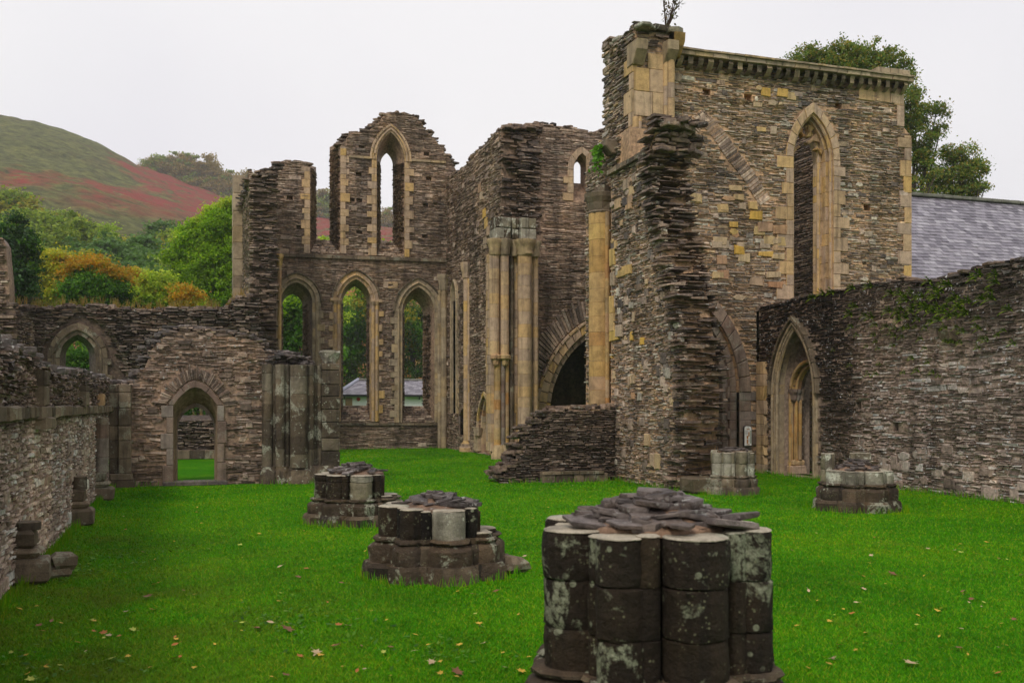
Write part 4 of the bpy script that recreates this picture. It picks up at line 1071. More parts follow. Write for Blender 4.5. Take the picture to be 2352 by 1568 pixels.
# ------------------------------------------------------------------ west wall of the south transept
def transept_west():
    Y = 27.2; F = FW(Y); P = lambda a, b: WY(a, b, Y); T = .8
    t = thing('transept_wall', 'tall corniced rubble wall with a big pointed window and a corbel table', 'wall', (18, Y, 0))
    x0 = 13.2; xe = P(2093, 0)[0]; xm = P(2076, 0)[0]
    zc = P(1815, 166)[1]
    outer = [(x0, -.1), (x0, zc), (xm, zc), (xm, P(2076, 290)[1]), (xe, P(2092, 312)[1]), (xe, -.1)]
    win = archpx(WY, Y, 1822, 1914, 360, 258, 690)
    wb = Arch(win.cx, win.a * .93, win.zs, win.za - .1, win.zb)
    ais = Arch(14.7, 1.62, 2.5, 5.45, .02)
    B = MB(); sl = []
    for q in ((945, 745), (1270, 785)):
        s, z = P((2200 + q[0] / 2.091) / 1.633, q[1] / 2.091 / 1.633); sl.append((s, z, .28, .2))
    for q in ((680, 700), (890, 1450)):
        s, z = P((2800 + q[0] / 1.96) / 1.633, (50 + q[1] / 1.96) / 1.633); sl.append((s, z, .26, .2))
    sl = [q for q in sl if q[1] > 6.2]
    # one set of holes only where they do not meet
    ss = slots(F, [q for i, q in enumerate(sl) if all(abs(q[0] - r[0]) > .5 or abs(q[1] - r[1]) > .4 for r in sl[:i])])
    solid(B, F, outer, [(win.loop(), wb.loop()), (ais.loop(), .6)] + ss, -.028, -T, 1)
    ax, az = P(1616, 258); 
    pr = [P(1770, 455), P(1731, 392), P(1698, 351), P(1666, 304), P(1640, 272), P(1614, 251)]
    pl = [P(1546, 318), P(1562, 300), P(1580, 280), P(1597, 263), P(1614, 251)]
    W_ = .46
    def along(p, f):
        f *= len(p) - 1; i = min(len(p) - 2, int(f)); g = f - i
        return (p[i][0] + (p[i + 1][0] - p[i][0]) * g, p[i][1] + (p[i + 1][1] - p[i][1]) * g)
    def inner(q, side): return (q[0] - side * W_ * .80, q[1] - W_ * .60)
    ringpoly = Poly(pl + pr[::-1][1:] + [inner(q, 1) for q in pr[:-1]] + [(ax, az - W_)] + [inner(q, -1) for q in pl[::-1][1:]])
    base = region(outer, win.off(.22).loop(), ais.off(.4).loop(), *[h[0] for h in ss])
    ins = lambda s, z: base(s, z) and not ringpoly(s, z); ins.bb = base.bb
    stones(B, F, ins, (.05, .11), (.16, .58), .024, .1, 0, .1, .05, 1.1, tall=.06, bb=(x0, xe, 0, zc))
    bigs(B, F, ins, 220, (.1, .34), (.07, .18), (.012, .03), m=0)
    # rubble infill of the aisle arch
    G = FW(Y + .6); stones(B, G, region(ais.loop()), (.06, .16), (.2, .5), .04, .12, 2)
    Q = B; up = lambda s, z: ins(s, z) and z > 5.2; up.bb = (x0, P(1810, 0)[0], 5, 12)
    bigs(Q, F, up, 26, (.16, .5), (.14, .26), (.02, .04), 3)
    for q in ((1050, 430), (1020, 455), (1080, 455), (1210, 460), (1195, 500), (1200, 530), (1235, 560), (1400, 450), (1060, 575), (1070, 170), (1330, 230), (1355, 345), (1400, 320), (1300, 150), (1490, 425), (1500, 550), (1410, 530), (1525, 430), (1465, 690), (1515, 340), (1190, 80), (850, 85), (1070, 690), (1030, 690), (1480, 770)):
        s, z = P((2200 + q[0] / 2.091) / 1.633, (700 + q[1] / 2.091) / 1.633); w, h = U(.14, .26), U(.18, .3)
        if ins(s, z): Q.pris(F, [(s - w, z - h / 2), (s + w, z - h / 2), (s + w, z + h / 2), (s - w, z + h / 2)], U(.025, .06), -.1, 3, .025, .03)
    B.build('masonry', [M['rubble_tan'], M['mortar_tan'], M['rubble_low'], M['ashlar_yellow']], t)
    # relieving arch of slates set on edge
    V = MB()
    for side, p, nn in ((-1, pl, 20), (1, pr, 46)):
        for k in range(nn):
            f0, f1 = k / nn + .002, (k + U(.7, .92)) / nn
            a, b = along(p, f0), along(p, f1); c, d = inner(b, side), inner(a, side)
            if side * (c[0] - ax) < 0: c = (ax, min(c[1], az - .3))
            V.pris(F, [d, a, b, c], U(-.012, .022), -.1, 0, .012, .02)
    V.build('relieving_arch', M['slate_choir'], t)
    R_ = MB(); ring(R_, F, win, .26, .03, -.3, .36, 0, True, tooth=.3, jh=(.3, .5)); roll(R_, F, win.off(-.03), .06, -.1)
    R_.build('window_surround', M['ashlar'], t)
    R_ = MB(); w2 = win.off(-.14)
    ring(R_, F, w2, .13, -.22, -.5, .4, 0, True, tooth=0, jh=(.35, .6)); w3 = win.off(-.24); ring(R_, F, w3, .1, -.42, -.75, .4, 0, True, tooth=0, sides=(1,), f1=.62); roll(R_, F, w3, .06, -.45, sides=(1,), jamb=True)
    R_.build('inner_order', M['ashlar'], t)
    Tr = MB()                                                           # broken tracery cusps
    for side, f, l in ((-1, .18, .34), (1, .55, .45), (1, .22, .3), (-1, .72, .3), (1, .85, .4)):
        s, z = w2.pt(side, f); cx, czz = win.cx, win.zs + .6
        d = Vector((cx - s, czz - z)).normalized() * l; nrm = Vector((-d.y, d.x)) * .35
        Tr.pris(F, [(s - nrm.x, z - nrm.y), (s + d.x * .6 - nrm.x * .4, z + d.y * .6 - nrm.y * .4), (s + d.x * 1.0 - nrm.x * .7, z + d.y), (s + d.x + nrm.x * .6, z + d.y * .9 + nrm.y * .6), (s + d.x * .5 + nrm.x * .3, z + d.y * .5 + nrm.y * .3), (s + nrm.x, z + nrm.y)], -.3, -.5, 0, .03)
    Tr.build('tracery', M['ashlar_gold'], t)
    K = MB(); quoins(K, F, xe, 0, P(2092, 312)[1], .3, -1, .03, -.5, tooth=.22, hh=(.32, .55)); K.build('quoins', M['ashlar'], t); K = MB(); quoins(K, F, xm, P(2076, 292)[1], zc - .35, .3, -1, .03, -.5, tooth=.1, hh=(.35, .7))
    course(K, F, P(1972, 0)[0], xm, zc - .62, zc - .62, .5, .04, -.2, 0, (.5, .8))
    K.build('quoins', M['ashlar'], t)
    # corbel table and cornice
    xa = P(1548, 0)[0]; n = 25
    for k in range(n):
        s = xa + .1 + (xm - xa - .25) * k / (n - 1); C = MB(); w = .088 + U(-.015, .015); zt = zc + U(-.01, .02)
        prof = [(-.1, zt - .30 - U(0, .05)), (.12, zt - .28), (.22 + U(-.02, .03), zt - .20), (.27 + U(-.03, .04), zt - .08), (.27, zt + .02), (-.1, zt + .02)]
        G = Frame((s + w, Y), (0, -1), (1, 0)); C.pris(G, prof, 0, -2 * w, 0, .02, .012); C.build('corbel', M['ashlar_dark'] if k % 3 else M['ashlar_grey'], t)
    C = MB(); course(C, F, xa - .1, xm + .12, zc + .03, zc + .03, .13, .36, -.9, 0, (.35, .75), .02); course(C, F, xa - .1, xm + .1, zc + .165, zc + .165, .06, .42, -.9, 0, (.3, .6), .015)
    course(C, F, P(2005, 0)[0], xm + .05, zc + .23, zc + .23, .2, .3, -.9, 0, (.3, .5), .04); C.build('cornice', M['ashlar_grey'], t)
    # aisle arch mouldings
    R_ = MB(); ring(R_, F, ais, .38, .06, -.3, .45, 0, False, tooth=0); ring(R_, F, ais.off(-.22), .24, -.18, -.6, .45, 0, True, tooth=0, sides=(1,)); ring(R_, F, ais.off(-.4), .2, -.32, -.6, .45, 0, True, tooth=0, sides=(1,))
    R_.build('arch_surround', M['ashlar_red'], t)
    R_ = MB(); quoins(R_, F, 16.32, 0, 2.6, .4, 1, .03, -.5, tooth=.2); quoins(R_, F, 16.32, 0, 3.0, .2, -1, -.2, -.6, tooth=.1); R_.build('jamb', M['ashlar_red'], t)
    # small blind arch, shaft and cupboard niche inside the filled arch
    R_ = MB(); bl = Arch(14.75, .86, 2.2, 4.0, 0); ring(R_, G0 := FW(Y + .6), bl, .16, .1, -.1, .4, 0, False, tooth=0, sides=(1,))
    R_.drums(15.68, Y + .48, .11, .1, 2.1, (.5, .8), 10); R_.lathe(15.68, Y + .48, [(.11, 2.0), (.18, 2.15), (.2, 2.3)], 8, smooth=False); R_.drums(15.45, Y + .52, .09, .1, 2.0, (.5, .8), 10)
    R_.build('blind_arch', M['ashlar_red'], t)
    R_ = MB(); s, z = 16.05, 1.0
    for q in ((-.25, -.1, .25, .02), (-.25, .72, .25, .95), (-.25, .02, -.15, .72), (.15, .02, .25, .72)):
        R_.pris(G0, [(s + q[0], z + q[1]), (s + q[2], z + q[1]), (s + q[2], z + q[3]), (s + q[0], z + q[3])], .14, -.1)
    R_.build('niche', M['ashlar_dark'], t)
transept_west()

def sign():
    x, z = WY(1718, 1000, 26.95); y = 26.95
    t = thing('information_sign', 'arched white information panel with orange drawings hung on the old stone jamb', 'sign', (x, y, z))
    F = FW(y)
    def arched(w, h, r, s=0.0, dz=0.0): return [(x + s - w, z - h + dz), (x + s + w, z - h + dz), (x + s + w, z + h - r + dz), (x + s + w * .93, z + h - r * .5 + dz), (x + s + w * .6, z + h - .02 + dz), (x + s - w * .6, z + h - .02 + dz), (x + s - w * .93, z + h - r * .5 + dz), (x + s - w, z + h - r + dz)]
    B = MB(); B.pris(F, arched(.145, .335, .13), .0, -.06, 0, .01); B.build('frame', M['sign_frame'], t)
    B = MB(); B.pris(F, arched(.12, .31, .11), .012, -.02, 0, .004); B.build('panel', M['sign_white'], t)
    def rect(a, b, c, d, mt, nm):
        B = MB(); B.pris(F, [(x + a, z + b), (x + c, z + b), (x + c, z + d), (x + a, z + d)], .018, 0, 0, .002); B.build(nm, M[mt], t)
    rect(-.05, .185, .05, .21, 'sign_orange', 'heading'); rect(-.05, -.285, .05, -.262, 'sign_orange', 'heading')
    rect(-.006, .235, .008, .265, 'sign_frame', 'emblem')
    rect(.005, -.02, .045, .11, 'sign_orange', 'drawing'); rect(-.05, -.1, .0, 0.0, 'sign_orange', 'drawing'); rect(-.05, -.24, .0, -.12, 'sign_orange', 'drawing'); rect(.06, -.24, .105, .16, 'sign_green', 'picture')
    for k in range(5): rect(-.108, .15 - k * .026, -.01, .160 - k * .026, 'sign_grey', 'text_line')
    for k in range(3): rect(.01, -.12 - k * .03, .05, -.108 - k * .03, 'sign_grey', 'text_line')
sign()

# ------------------------------------------------------------------ south gable wall of the transept seen through its window
def transept_gable():
    X = 21.8; F = FN(X); t = thing('transept_wall', 'dark slate gable end seen through the big pointed window', 'wall', (X, 32, 0))
    outer = [(28.0, -.1), (28.0, 11.6), (30.5, 13.2), (32.0, 13.6), (37.5, 10.4), (38.4, 10.0), (38.4, -.1)]
    ar = Arch(31.6, 1.1, 3.8, 5.9, 2)
    B = MB(); solid(B, F, inset(outer), [(ar.loop(), .7)], -.06, -.85, 1)
    stones(B, F, region(outer, ar.off(.25).loop()), (.06, .12), (.25, .7), .03, .1, 0, .1, .07)
    B.build('masonry', [M['slate_dark'], M['mortar_dark']], t)
    R_ = MB(); ring(R_, F, ar, .3, .05, -.4, .35, 0, True, tooth=.1); R_.build('doorway', M['ashlar_red'], t)
    C = MB(); caps(C, F, outer[1:-1], 1.0, size=(.3, .6)); C.build('coping', M['flag'], t)
transept_gable()

# ------------------------------------------------------------------ south aisle wall with ferns and a doorway
def aisle_south():
    X = 16.9; F = FN(X); P = lambda a, b: NX(a, b, X); T = 1.2
    t = thing('aisle_wall', 'long dark stained rubble wall with ferns and a tall pointed doorway', 'wall', (X, 20, 0))
    top = [(1733, 708), (1748, 700), (1775, 698), (1800, 692), (1840, 680), (1880, 674), (1930, 664), (1960, 655), (1990, 650), (2030, 646), (2060, 640), (2090, 641), (2120, 647), (2150, 648), (2153, 634), (2185, 630), (2220, 626), (2222, 618), (2260, 610), (2285, 604), (2320, 594), (2360, 588), (2440, 570), (2560, 560), (2800, 540)]
    tp = [P(*q) for q in top] + [(8.0, 5.3), (2.0, 5.2)]
    outer = [(27.15, -.1), (27.15, tp[0][1])] + tp + [(tp[-1][0], -.1)]
    d0, d1 = P(1782, 0)[0], P(1869, 0)[0]
    door = Arch((d0 + d1) / 2, abs(d0 - d1) / 2, P(1826, 905)[1], P(1826, 752)[1], .02)
    B = MB(); sl = []
    for px, py in ((2200, 655), (2155, 775), (2060, 745), (2055, 990), (2100, 645), (2360, 760), (1970, 940)):
        s, z = P(px, py); sl.append((s, z, .22, .22))
    ss = slots(F, [q for q in sl if q[1] < 4.6])
    solid(B, F, inset(outer), [(door.loop(), door.off(.02).loop())] + ss, -.03, -T, 1)
    ins = region(outer, door.off(.2).loop(), *[h[0] for h in ss])
    stones(B, F, ins, (.055, .13), (.14, .5), .032, .12, 0, .15, .07, 1.3, tall=.08)
    low = lambda s, z: ins(s, z) and z < 1.2; low.bb = (13, 24, 0, 1.2)
    bigs(B, F, low, 60, (.2, .5), (.12, .28), (.01, .03), m=0)
    bigs(B, F, ins, 50, (.15, .4), (.08, .18), (.01, .03), m=0)
    # tomb-dark passage behind, with its far rubble wall
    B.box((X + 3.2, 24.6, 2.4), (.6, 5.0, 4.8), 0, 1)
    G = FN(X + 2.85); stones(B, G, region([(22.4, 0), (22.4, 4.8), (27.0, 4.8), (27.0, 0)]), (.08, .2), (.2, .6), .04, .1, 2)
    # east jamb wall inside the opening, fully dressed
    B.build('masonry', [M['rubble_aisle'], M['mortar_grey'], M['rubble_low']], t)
    C = MB(); caps(C, F, tp, T, size=(.35, .8), h=(.04, .09)); C.build('coping', M['slate_dark'], t)
    R_ = MB(); ring(R_, F, door, .17, .05, -.3, .34, 0, True, tooth=.0); roll(R_, F, door.off(-.02), .055, -.03); roll(R_, F, door.off(.1), .045, .06)
    R_.build('door_surround', M['ashlar_grey'], t)
    R_ = MB(); ring(R_, F, door.off(.19), .09, .14, -.05, .45, 0, False, tooth=0); R_.build('hood_mould', M['ashlar_dark'], t)
    # inner doorway, set back across the passage
    iw = MB(); XI = X + .48; Fi = FN(XI)
    i0, i1 = NX(1806, 0, XI)[0], NX(1878, 0, XI)[0]
    inner = Arch(door.cx - .04, door.a * .90, 2.45, P(1843, 822)[1] - .1, .02)
    solid(iw, Fi, door.off(.05).loop(), [(inner.loop(), inner.loop())], -.02, -.42, 0)
    stones(iw, Fi, region(door.loop(), inner.off(.15).loop()), (.1, .2), (.2, .5), .02, .05, 0)
    iw.build('tympanum', [M['rubble_door']], t)
    R_ = MB()
    for k, (w, n) in enumerate(((.0, .05), (-.09, -.1))):
        a = inner.off(w); ring(R_, Fi, a, .09, n, n - .14, .4, 0, False, tooth=0); roll(R_, Fi, a.off(.02), .05, n)
    for k in range(3):
        y = inner.cx + inner.a - k * .06 + .03; R_.drums(XI + .0 + k * .11, y, .06, .45, 2.25, (.35, .6), 10)
    for k in range(3): R_.drums(XI + k * .11, inner.cx - inner.a + k * .06 - .03, .06, .45, 2.25, (.35, .6), 10)
    R_.build('inner_arch', M['ashlar_gold'], t)
    for sg in (1, -1):
        K = MB(); y = inner.cx + sg * (inner.a - .05)
        for k in range(3): K.lathe(XI + .02 + k * .13, y, [(.07, 2.2), (.1, 2.26), (.11, 2.4), (.16, 2.5), (.17, 2.58)], 8, smooth=False, jit=.01)
        K.build('capital', M['ashlar_red'], t)
    for sg in (1, -1):
        K = MB(); y = inner.cx + sg * (inner.a + .02)
        K.box((XI + .15, y, .14), (.5, .34, .28), 0, 0, .02, .03); K.box((XI + .15, y, .36), (.42, .28, .18), 0, 0, .015, .04)
        K.build('base', M['ashlar'], t)
    # dressed strip where the wall meets the transept
    K = MB(); z = 0
    while z < 3.3:
        h = U(.28, .45); K.pris(F, [(27.0, z + .004), (26.62 - U(0, .12), z + .004), (26.62 - U(0, .12), z + h - .004), (27.0, z + h - .004)], .12, -.1); z += h
    K.build('jamb', M['ashlar'], t)
    for px, py in ((2190, 772),):
        y, z = P(px, py); K = MB(); K.pris(FW(y - .15), [(X - .28, z + .12), (X - .2, z - .08), (X + .1, z - .2), (X + .1, z + .14)], 0, -.35, 0, .03); K.build('corbel', M['ashlar_dark'], t)
    return F, P
aF, aP = aisle_south()

def fern_mesh():
    B = MB()
    for k in range(9):
        a = -1.7 + 3.4 * k / 8 + U(-.15, .15); ln = U(.15, .28); w = .038; o = U(-.03, .03)
        pts = []
        for i in range(5):
            f = i / 4; r = ln * f; drop = .30 * f * f * ln * 1.1
            pts.append((-(.04 + .22 * math.sin(f * 1.8) * (1 - abs(math.sin(a)) * .3)), math.sin(a) * r + o, math.cos(a) * r * .9 - drop + .02))
        for i in range(4):
            p, q = pts[i], pts[i + 1]; w0, w1 = w * (1 - i * .2), w * (1 - (i + 1) * .2)
            B.add([(p[0], p[1] - w0, p[2]), (q[0], q[1] - w1, q[2]), (q[0] - .012, q[1], q[2] + .01), (q[0], q[1] + w1, q[2]), (p[0], p[1] + w0, p[2]), (p[0] - .012, p[1], p[2] + .01)], [(0, 1, 2, 5), (5, 2, 3, 4)])
    return B
def ferns():
    X = 16.86; protos = []
    spots = []
    # dense band below the wall top, thinning downwards
    cl = [(2060, 620, 0), ]
    pts = [(1528, 505), (1575, 520), (1500, 560), (1335, 515), (1380, 560), (1300, 590), (1280, 560), (1180, 530), (1250, 530), (1690, 560), (1660, 590), (1790, 600), (1740, 605), (1640, 470), (1590, 460), (1470, 640), (1510, 670), (1540, 640), (1450, 660), (1430, 620), (1400, 610), (1230, 690), (1260, 660), (1170, 675), (1340, 680), (1300, 725), (1240, 740), (1390, 735), (1560, 740), (1600, 680), (1640, 710), (1690, 700), (1750, 700), (1770, 680), (970, 700), (1030, 720), (1055, 775), (900, 635), (870, 620), (865, 700), (865, 790), (1040, 855), (905, 855), (1140, 790), (1200, 800), (1170, 840), (1260, 800), (1310, 800), (1200, 860), (1260, 870), (1050, 905), (1190, 935), (1410, 885), (1360, 790), (1600, 800), (1690, 795), (1740, 830), (1850, 790), (1870, 810), (1600, 900), (1650, 905), (1890, 885), (1930, 900), (1860, 955), (2010, 450), (2000, 390), (1960, 515), (1980, 575), (1880, 395), (1830, 420), (2110, 660), (2010, 860), (2140, 925), (1440, 960), (1340, 1040), (1460, 1070), (1380, 1135), (1500, 1150), (1545, 1175), (850, 1090), (1075, 1080), (1000, 1165), (1060, 1160), (1270, 1150), (715, 970), (570, 565), (640, 535), (720, 525), (880, 490), (1020, 480), (1480, 440), (1900, 580), (980, 945), (1070, 960), (1860, 725), (1550, 560), (1730, 650), (1485, 750), (1350, 650), (1320, 540), (1620, 640), (1420, 560), (1700, 640), (2060, 820), (1720, 920), (1440, 800)]
    for i in range(3):
        t = thing('fern', 'small yellow green fern tuft rooted in the joints of the stained aisle wall', 'fern', (0, 0, 0), 'ferns growing on the aisle wall')
        fern_mesh().build('frond', M['fern'], t); protos.append(t)
    for i, (qx, qy) in enumerate(pts):
        px, py = (2800 + qx / 2.09) / 1.633, (850 + qy / 2.09) / 1.633
        y, z = NX(px, py, X); sc = U(.55, .95) * (1.15 if qy < 750 else .8)
        loc = (X - .07, y, z)
        if i < 3:
            protos[i].location = loc; protos[i].scale = (sc, sc, sc)
        else: dup(protos[i % 3], loc, 0, sc)
ferns()

# ------------------------------------------------------------------ door wall closing the north aisle
def door_wall():
    Y = 27.5; F = FW(Y); P = lambda a, b: WY(a, b, Y); T = .95
    t = thing('aisle_wall', 'ragged slate wall pierced by a small pointed doorway onto more lawn', 'wall', (.5, Y, 0))
    top = [(246, 880), (258, 876), (304, 874), (318, 850), (329, 822), (338, 797), (363, 769), (385, 758), (400, 752), (423, 750), (463, 752), (500, 758), (526, 761), (557, 766), (590, 773), (606, 784), (616, 804), (640, 806)]
    tp = [P(*q) for q in top]
    outer = [(tp[0][0], -.1)] + tp + [(tp[-1][0], -.1)]
    df = archpx(WY, Y, 398, 499, 931, 889, 1100); db = archpx(WY, Y + T, 408, 492, 985, 934, 1097)
    df.zb = .02; db.zb = .02
    B = MB(); solid(B, F, inset(outer), [(df.loop(), db.loop())], -.03, -T, 1)
    o = df.off(.18); vo = df.off(.55)
    vreg = Poly(vo.loop(9, zb=vo.zs - .02))
    base = region(outer, o.loop()); ins = lambda s, z: base(s, z) and not vreg(s, z); ins.bb = base.bb
    stones(B, F, ins, (.05, .12), (.14, .5), .035, .12, 0, .15, .06, 1.3, tall=.06)
    bigs(B, F, ins, 36, (.14, .32), (.08, .18), m=0)
    B.build('masonry', [M['rubble_door'], M['mortar']], t)
    C = MB(); caps(C, F, tp, T, size=(.2, .5), h=(.05, .11), layers=1); C.build('coping', M['flag'], t)
    R_ = MB(); ring(R_, F, df, .17, .03, -.4, .38, 0, True, tooth=.12, jh=(.3, .6)); R_.build('door_surround', M['ashlar_red'], t); R_ = MB(); ring(R_, FW(Y + T - .2), db, .12, .0, -.2, .38, 0, True, tooth=0); R_.build('inner_door_surround', M['ashlar_red'], t)
    V = MB()
    for side in (-1, 1):
        nn = 26
        for k in range(nn):
            f0, f1 = k / nn, (k + U(.7, .92)) / nn
            A0, A1 = df.off(.19), df.off(U(.42, .58))
            V.pris(F, [A0.pt(side, f0), A1.pt(side, f0), A1.pt(side, f1), A0.pt(side, f1)], U(.0, .07), -.1, 0, .012, .015)
    V.build('relieving_arch', M['rubble_door'], t)
    S = MB(); S.box(((df.cx), Y + .05, .05), (2 * df.a + .5, .5, .12), 0, 0, .02, .02); S.build('threshold', M['flag'], t)
    # tall pilaster in the corner
    x0, x1 = P(256, 0)[0], P(302, 0)[0]; K = MB(); z = .35
    zt = P(280, 882)[1]
    while z < zt - .1:
        h = min(U(.3, .5), zt - z)
        K.pris(F, [(x0 + .18, z), (x1, z), (x1, z + h - .006), (x0 + .18, z + h - .006)], .26, -.1, 0, .02); K.pris(F, [(x0 - .05, z), (x0 + .17, z), (x0 + .17, z + h - .006), (x0 - .05, z + h - .006)], .14, -.1, 0, .02); z += h
    K.pris(F, [(x0 - .05, 0), (x1 + .1, 0), (x1 + .1, .18), (x0 - .05, .18)], .36, -.1, 0, .02); K.pris(F, [(x0 - .05, .185), (x1 + .05, .185), (x1 + .03, .35), (x0 - .05, .35)], .31, -.1, 0, .04)
    K.build('pilaster', M['ashlar_dark'], t)
    # clustered respond of the lost crossing at the right-hand end
    t2 = thing('crossing_pier', 'lichen spotted clustered pier at the end of the door wall, loose slates on top', 'pier', (3.3, 27.3, 0))
    zt = P(690, 838)[1]; y0 = Y - .35
    B = MB(); xl, xr = P(607, 0)[0], P(762, 0)[0]
    B.box(((xl + xr) / 2, Y + .78, zt / 2), (xr - xl - .1, 1.6, zt), 0, 0); B.build('core', M['respond'], t2)
    for px, r, dy in ((614, .15, .2), (629, .07, .22), (642, .13, .06), (657, .10, .16), (684, .24, -.08), (708, .13, .02), (723, .07, .2), (733, .10, .2)):
        K = MB(); K.drums(P(px, 0)[0], y0 + dy + .12, r, .42, zt + U(-.02, .02), (.34, .55), 16); K.build('shaft', M['respond'], t2)
    K = MB(); z = .4; zr = P(750, 835)[1]
    while z < zr:
        h = min(U(.3, .5), zr - z); K.box(((P(738, 0)[0] + P(768, 0)[0]) / 2 + .05, Y + .3, z + h / 2), (.48, 1.1, h - .01), 0, 0, .01, .02); z += h
    K.build('ashlar_facing', M['respond'], t2)
    K = MB(); K.lathe(P(750, 0)[0] + .1, Y + .1, [(.16, zr), (.17, zr + .06), (.26, zr + .18), (.30, zr + .3), (.27, zr + .36)], 10, smooth=False, jit=.03); K.build('capital', M['pier_pale'], t2)
    K = MB()
    for px, r in ((617, .2), (645, .2), (687, .34), (715, .22), (745, .3)):
        K.lathe(P(px, 0)[0], y0 + .18, [(r * 1.35, 0), (r * 1.35, .16), (r * 1.2, .22), (r * 1.18, .34), (r * .9, .40), (r * .8, .46)], 10, jit=.015)
    K.box(((xl + xr) / 2, y0 + .35, .1), (xr - xl + .1, .6, .2), 0, 0, .02, .03)
    K.build('base', M['respond'], t2)
    K = MB()
    for k in range(150):
        f = random.random(); K.slab((xl - .05 + (xr - xl - .45) * f, Y + U(-.15, 1.0), zt + U(.0, 1) * (.06 + .30 * math.sin(f * 3.1))), U(.2, .5), U(.15, .35), U(.035, .07), tilt=.18)
    K.build('loose_slates', M['flag'], t2)
door_wall()

# ------------------------------------------------------------------ north transept wall with a pointed window
def transept_north():
    Y = 41.0; F = FW(Y); P = lambda a, b: WY(a, b, Y); T = 1.0
    t = thing('transept_wall', 'grass topped dark rubble wall with a small pointed window, far left', 'wall', (-3, Y, 0))
    top = [(-120, 706), (-20, 702), (40, 704), (80, 707), (115, 706), (150, 699), (180, 704), (215, 698), (250, 703), (300, 710), (350, 712), (400, 706), (450, 707), (500, 710), (520, 704), (536, 690), (552, 683), (580, 680), (580, 640), (600, 636)]
    tp = [P(*q) for q in top]
    outer = [(tp[0][0], -.1)] + tp + [(tp[-1][0], -.1)]
    wf = archpx(WY, Y, 137, 220, 822, 768, 875); wb = archpx(WY, Y + T, 151, 205, 818, 782, 866)
    w2f = archpx(WY, Y, 392, 498, 880, 800, 965); w2b = archpx(WY, Y + T, 402, 492, 890, 815, 953)
    B = MB(); solid(B, F, inset(outer), [(wf.loop(), wb.loop()), (w2f.loop(), w2b.loop())], -.08, -T, 1)
    big = archpx(WY, Y, 76, 290, 880, 712, 900); bigo = big.off(.0)
    ins = region(outer, wf.off(.45).loop(), w2f.off(.15).loop())
    fac = lambda s, z: (-.12 if Poly_big(s, z) else .10)
    Poly_big = Poly(big.loop(9, zb=0))
    stones(B, F, ins, (.06, .15), (.2, .6), .05, .2, 0, .25, .14, 1.6, fn=fac)
    B.build('masonry', [M['rubble_low'], M['mortar_dark']], t)
    C = MB(); caps(C, F, tp, T, size=(.25, .6), h=(.08, .2)); C.build('coping', M['slate_dark'], t)
    R_ = MB(); ring(R_, F, wf, .22, .0, -.3, .35, 0, True, tooth=.05); ring(R_, F, wf.off(.22), .2, .06, -.3, .35, 0, True, tooth=.15); roll(R_, F, wf.off(.2), .06, .04); R_.build('window_surround', M['ashlar_dark'], t)
    R_ = MB(); ring(R_, F, big, .14, .05, -.2, .5, 0, True, tooth=0); R_.build('blind_arch', M['ashlar_dark'], t)
    S = MB(); course(S, FW(Y - .1), P(396, 0)[0], P(520, 0)[0], 0, 0, .35, .3, -.2, 0, (.4, .8), .03); S.build('ledge', M['ashlar_dark'], t)
    # tufts of withered grass along the top
    q = []
    for (a0, b0), (a1, b1) in zip(tp[1:-3], tp[2:-2]):
        for k in range(int((a1 - a0) * 26)):
            if random.random() < .35: continue
            f = random.random(); s, z = a0 + (a1 - a0) * f, b0 + (b1 - b0) * f + .03
            cx, cy, cz = F(s, z, U(-.8, .05)); hg = U(.12, .42); 
            for j in range(5):
                dx, dy = U(-.12, .12), U(-.08, .08); q += [(cx - .008, cy, cz), (cx + .008, cy, cz), (cx + dx + .004, cy + dy, cz + hg), (cx + dx, cy + dy, cz + hg)]
    o = cloud_obj('withered_grass', np.array(q), M['dry']); o['kind'] = 'stuff'; o['label'] = 'withered orange grass along the top of the far rubble wall'
    # a rougher stump beyond and one nearer at the picture's left
    t2 = thing('transept_wall', 'pale edged broken wall stump standing beside the small pointed window', 'wall', (-5, 33, 0))
    Y2 = 33.0; F2 = FW(Y2); P2 = lambda a, b: WY(a, b, Y2)
    o2 = [P2(-90, 1000), P2(-90, 690), P2(-20, 694), P2(12, 698), P2(34, 712), P2(37, 760), P2(37, 1000)]
    B = MB(); solid(B, F2, o2, (), -.08, -1.0, 1); rough_face(B, F2, region(o2), 0, .06)
    xk = P2(37, 0)[0]; G = FB((xk, Y2), (xk + .3, Y2 + 1.6)); stones(B, G, region([(0, 0), (0, o2[4][1]), (G.len, o2[4][1] - .1), (G.len, 0)]), (.06, .14), (.15, .4), .02, .3, 0)
    B.build('masonry', [M['slate_dark'], M['mortar_dark']], t2)
    C = MB(); caps(C, F2, [P2(-90, 690), P2(-20, 694), P2(12, 698), P2(34, 710)], 1.0); C.build('coping', M['slate_dark'], t2)
    t3 = thing('transept_wall', 'tall grey wall fragment at the picture edge before the dark tree', 'wall', (-7, 39, 0))
    Y3 = 38.5; F3 = FW(Y3); P3 = lambda a, b: WY(a, b, Y3)
    o3 = [P3(-120, 1000), P3(-120, 530), P3(-30, 540), P3(4, 545), P3(12, 560), P3(14, 590), P3(20, 650), P3(21, 700), P3(21, 1000)]
    B = MB(); solid(B, F3, o3, (), -.08, -1.2, 1); stones(B, F3, region(o3), (.06, .14), (.2, .5), .05, .1, 0, .2, .1, 1.4); B.build('masonry', [M['slate'], M['mortar']], t3)
transept_north()

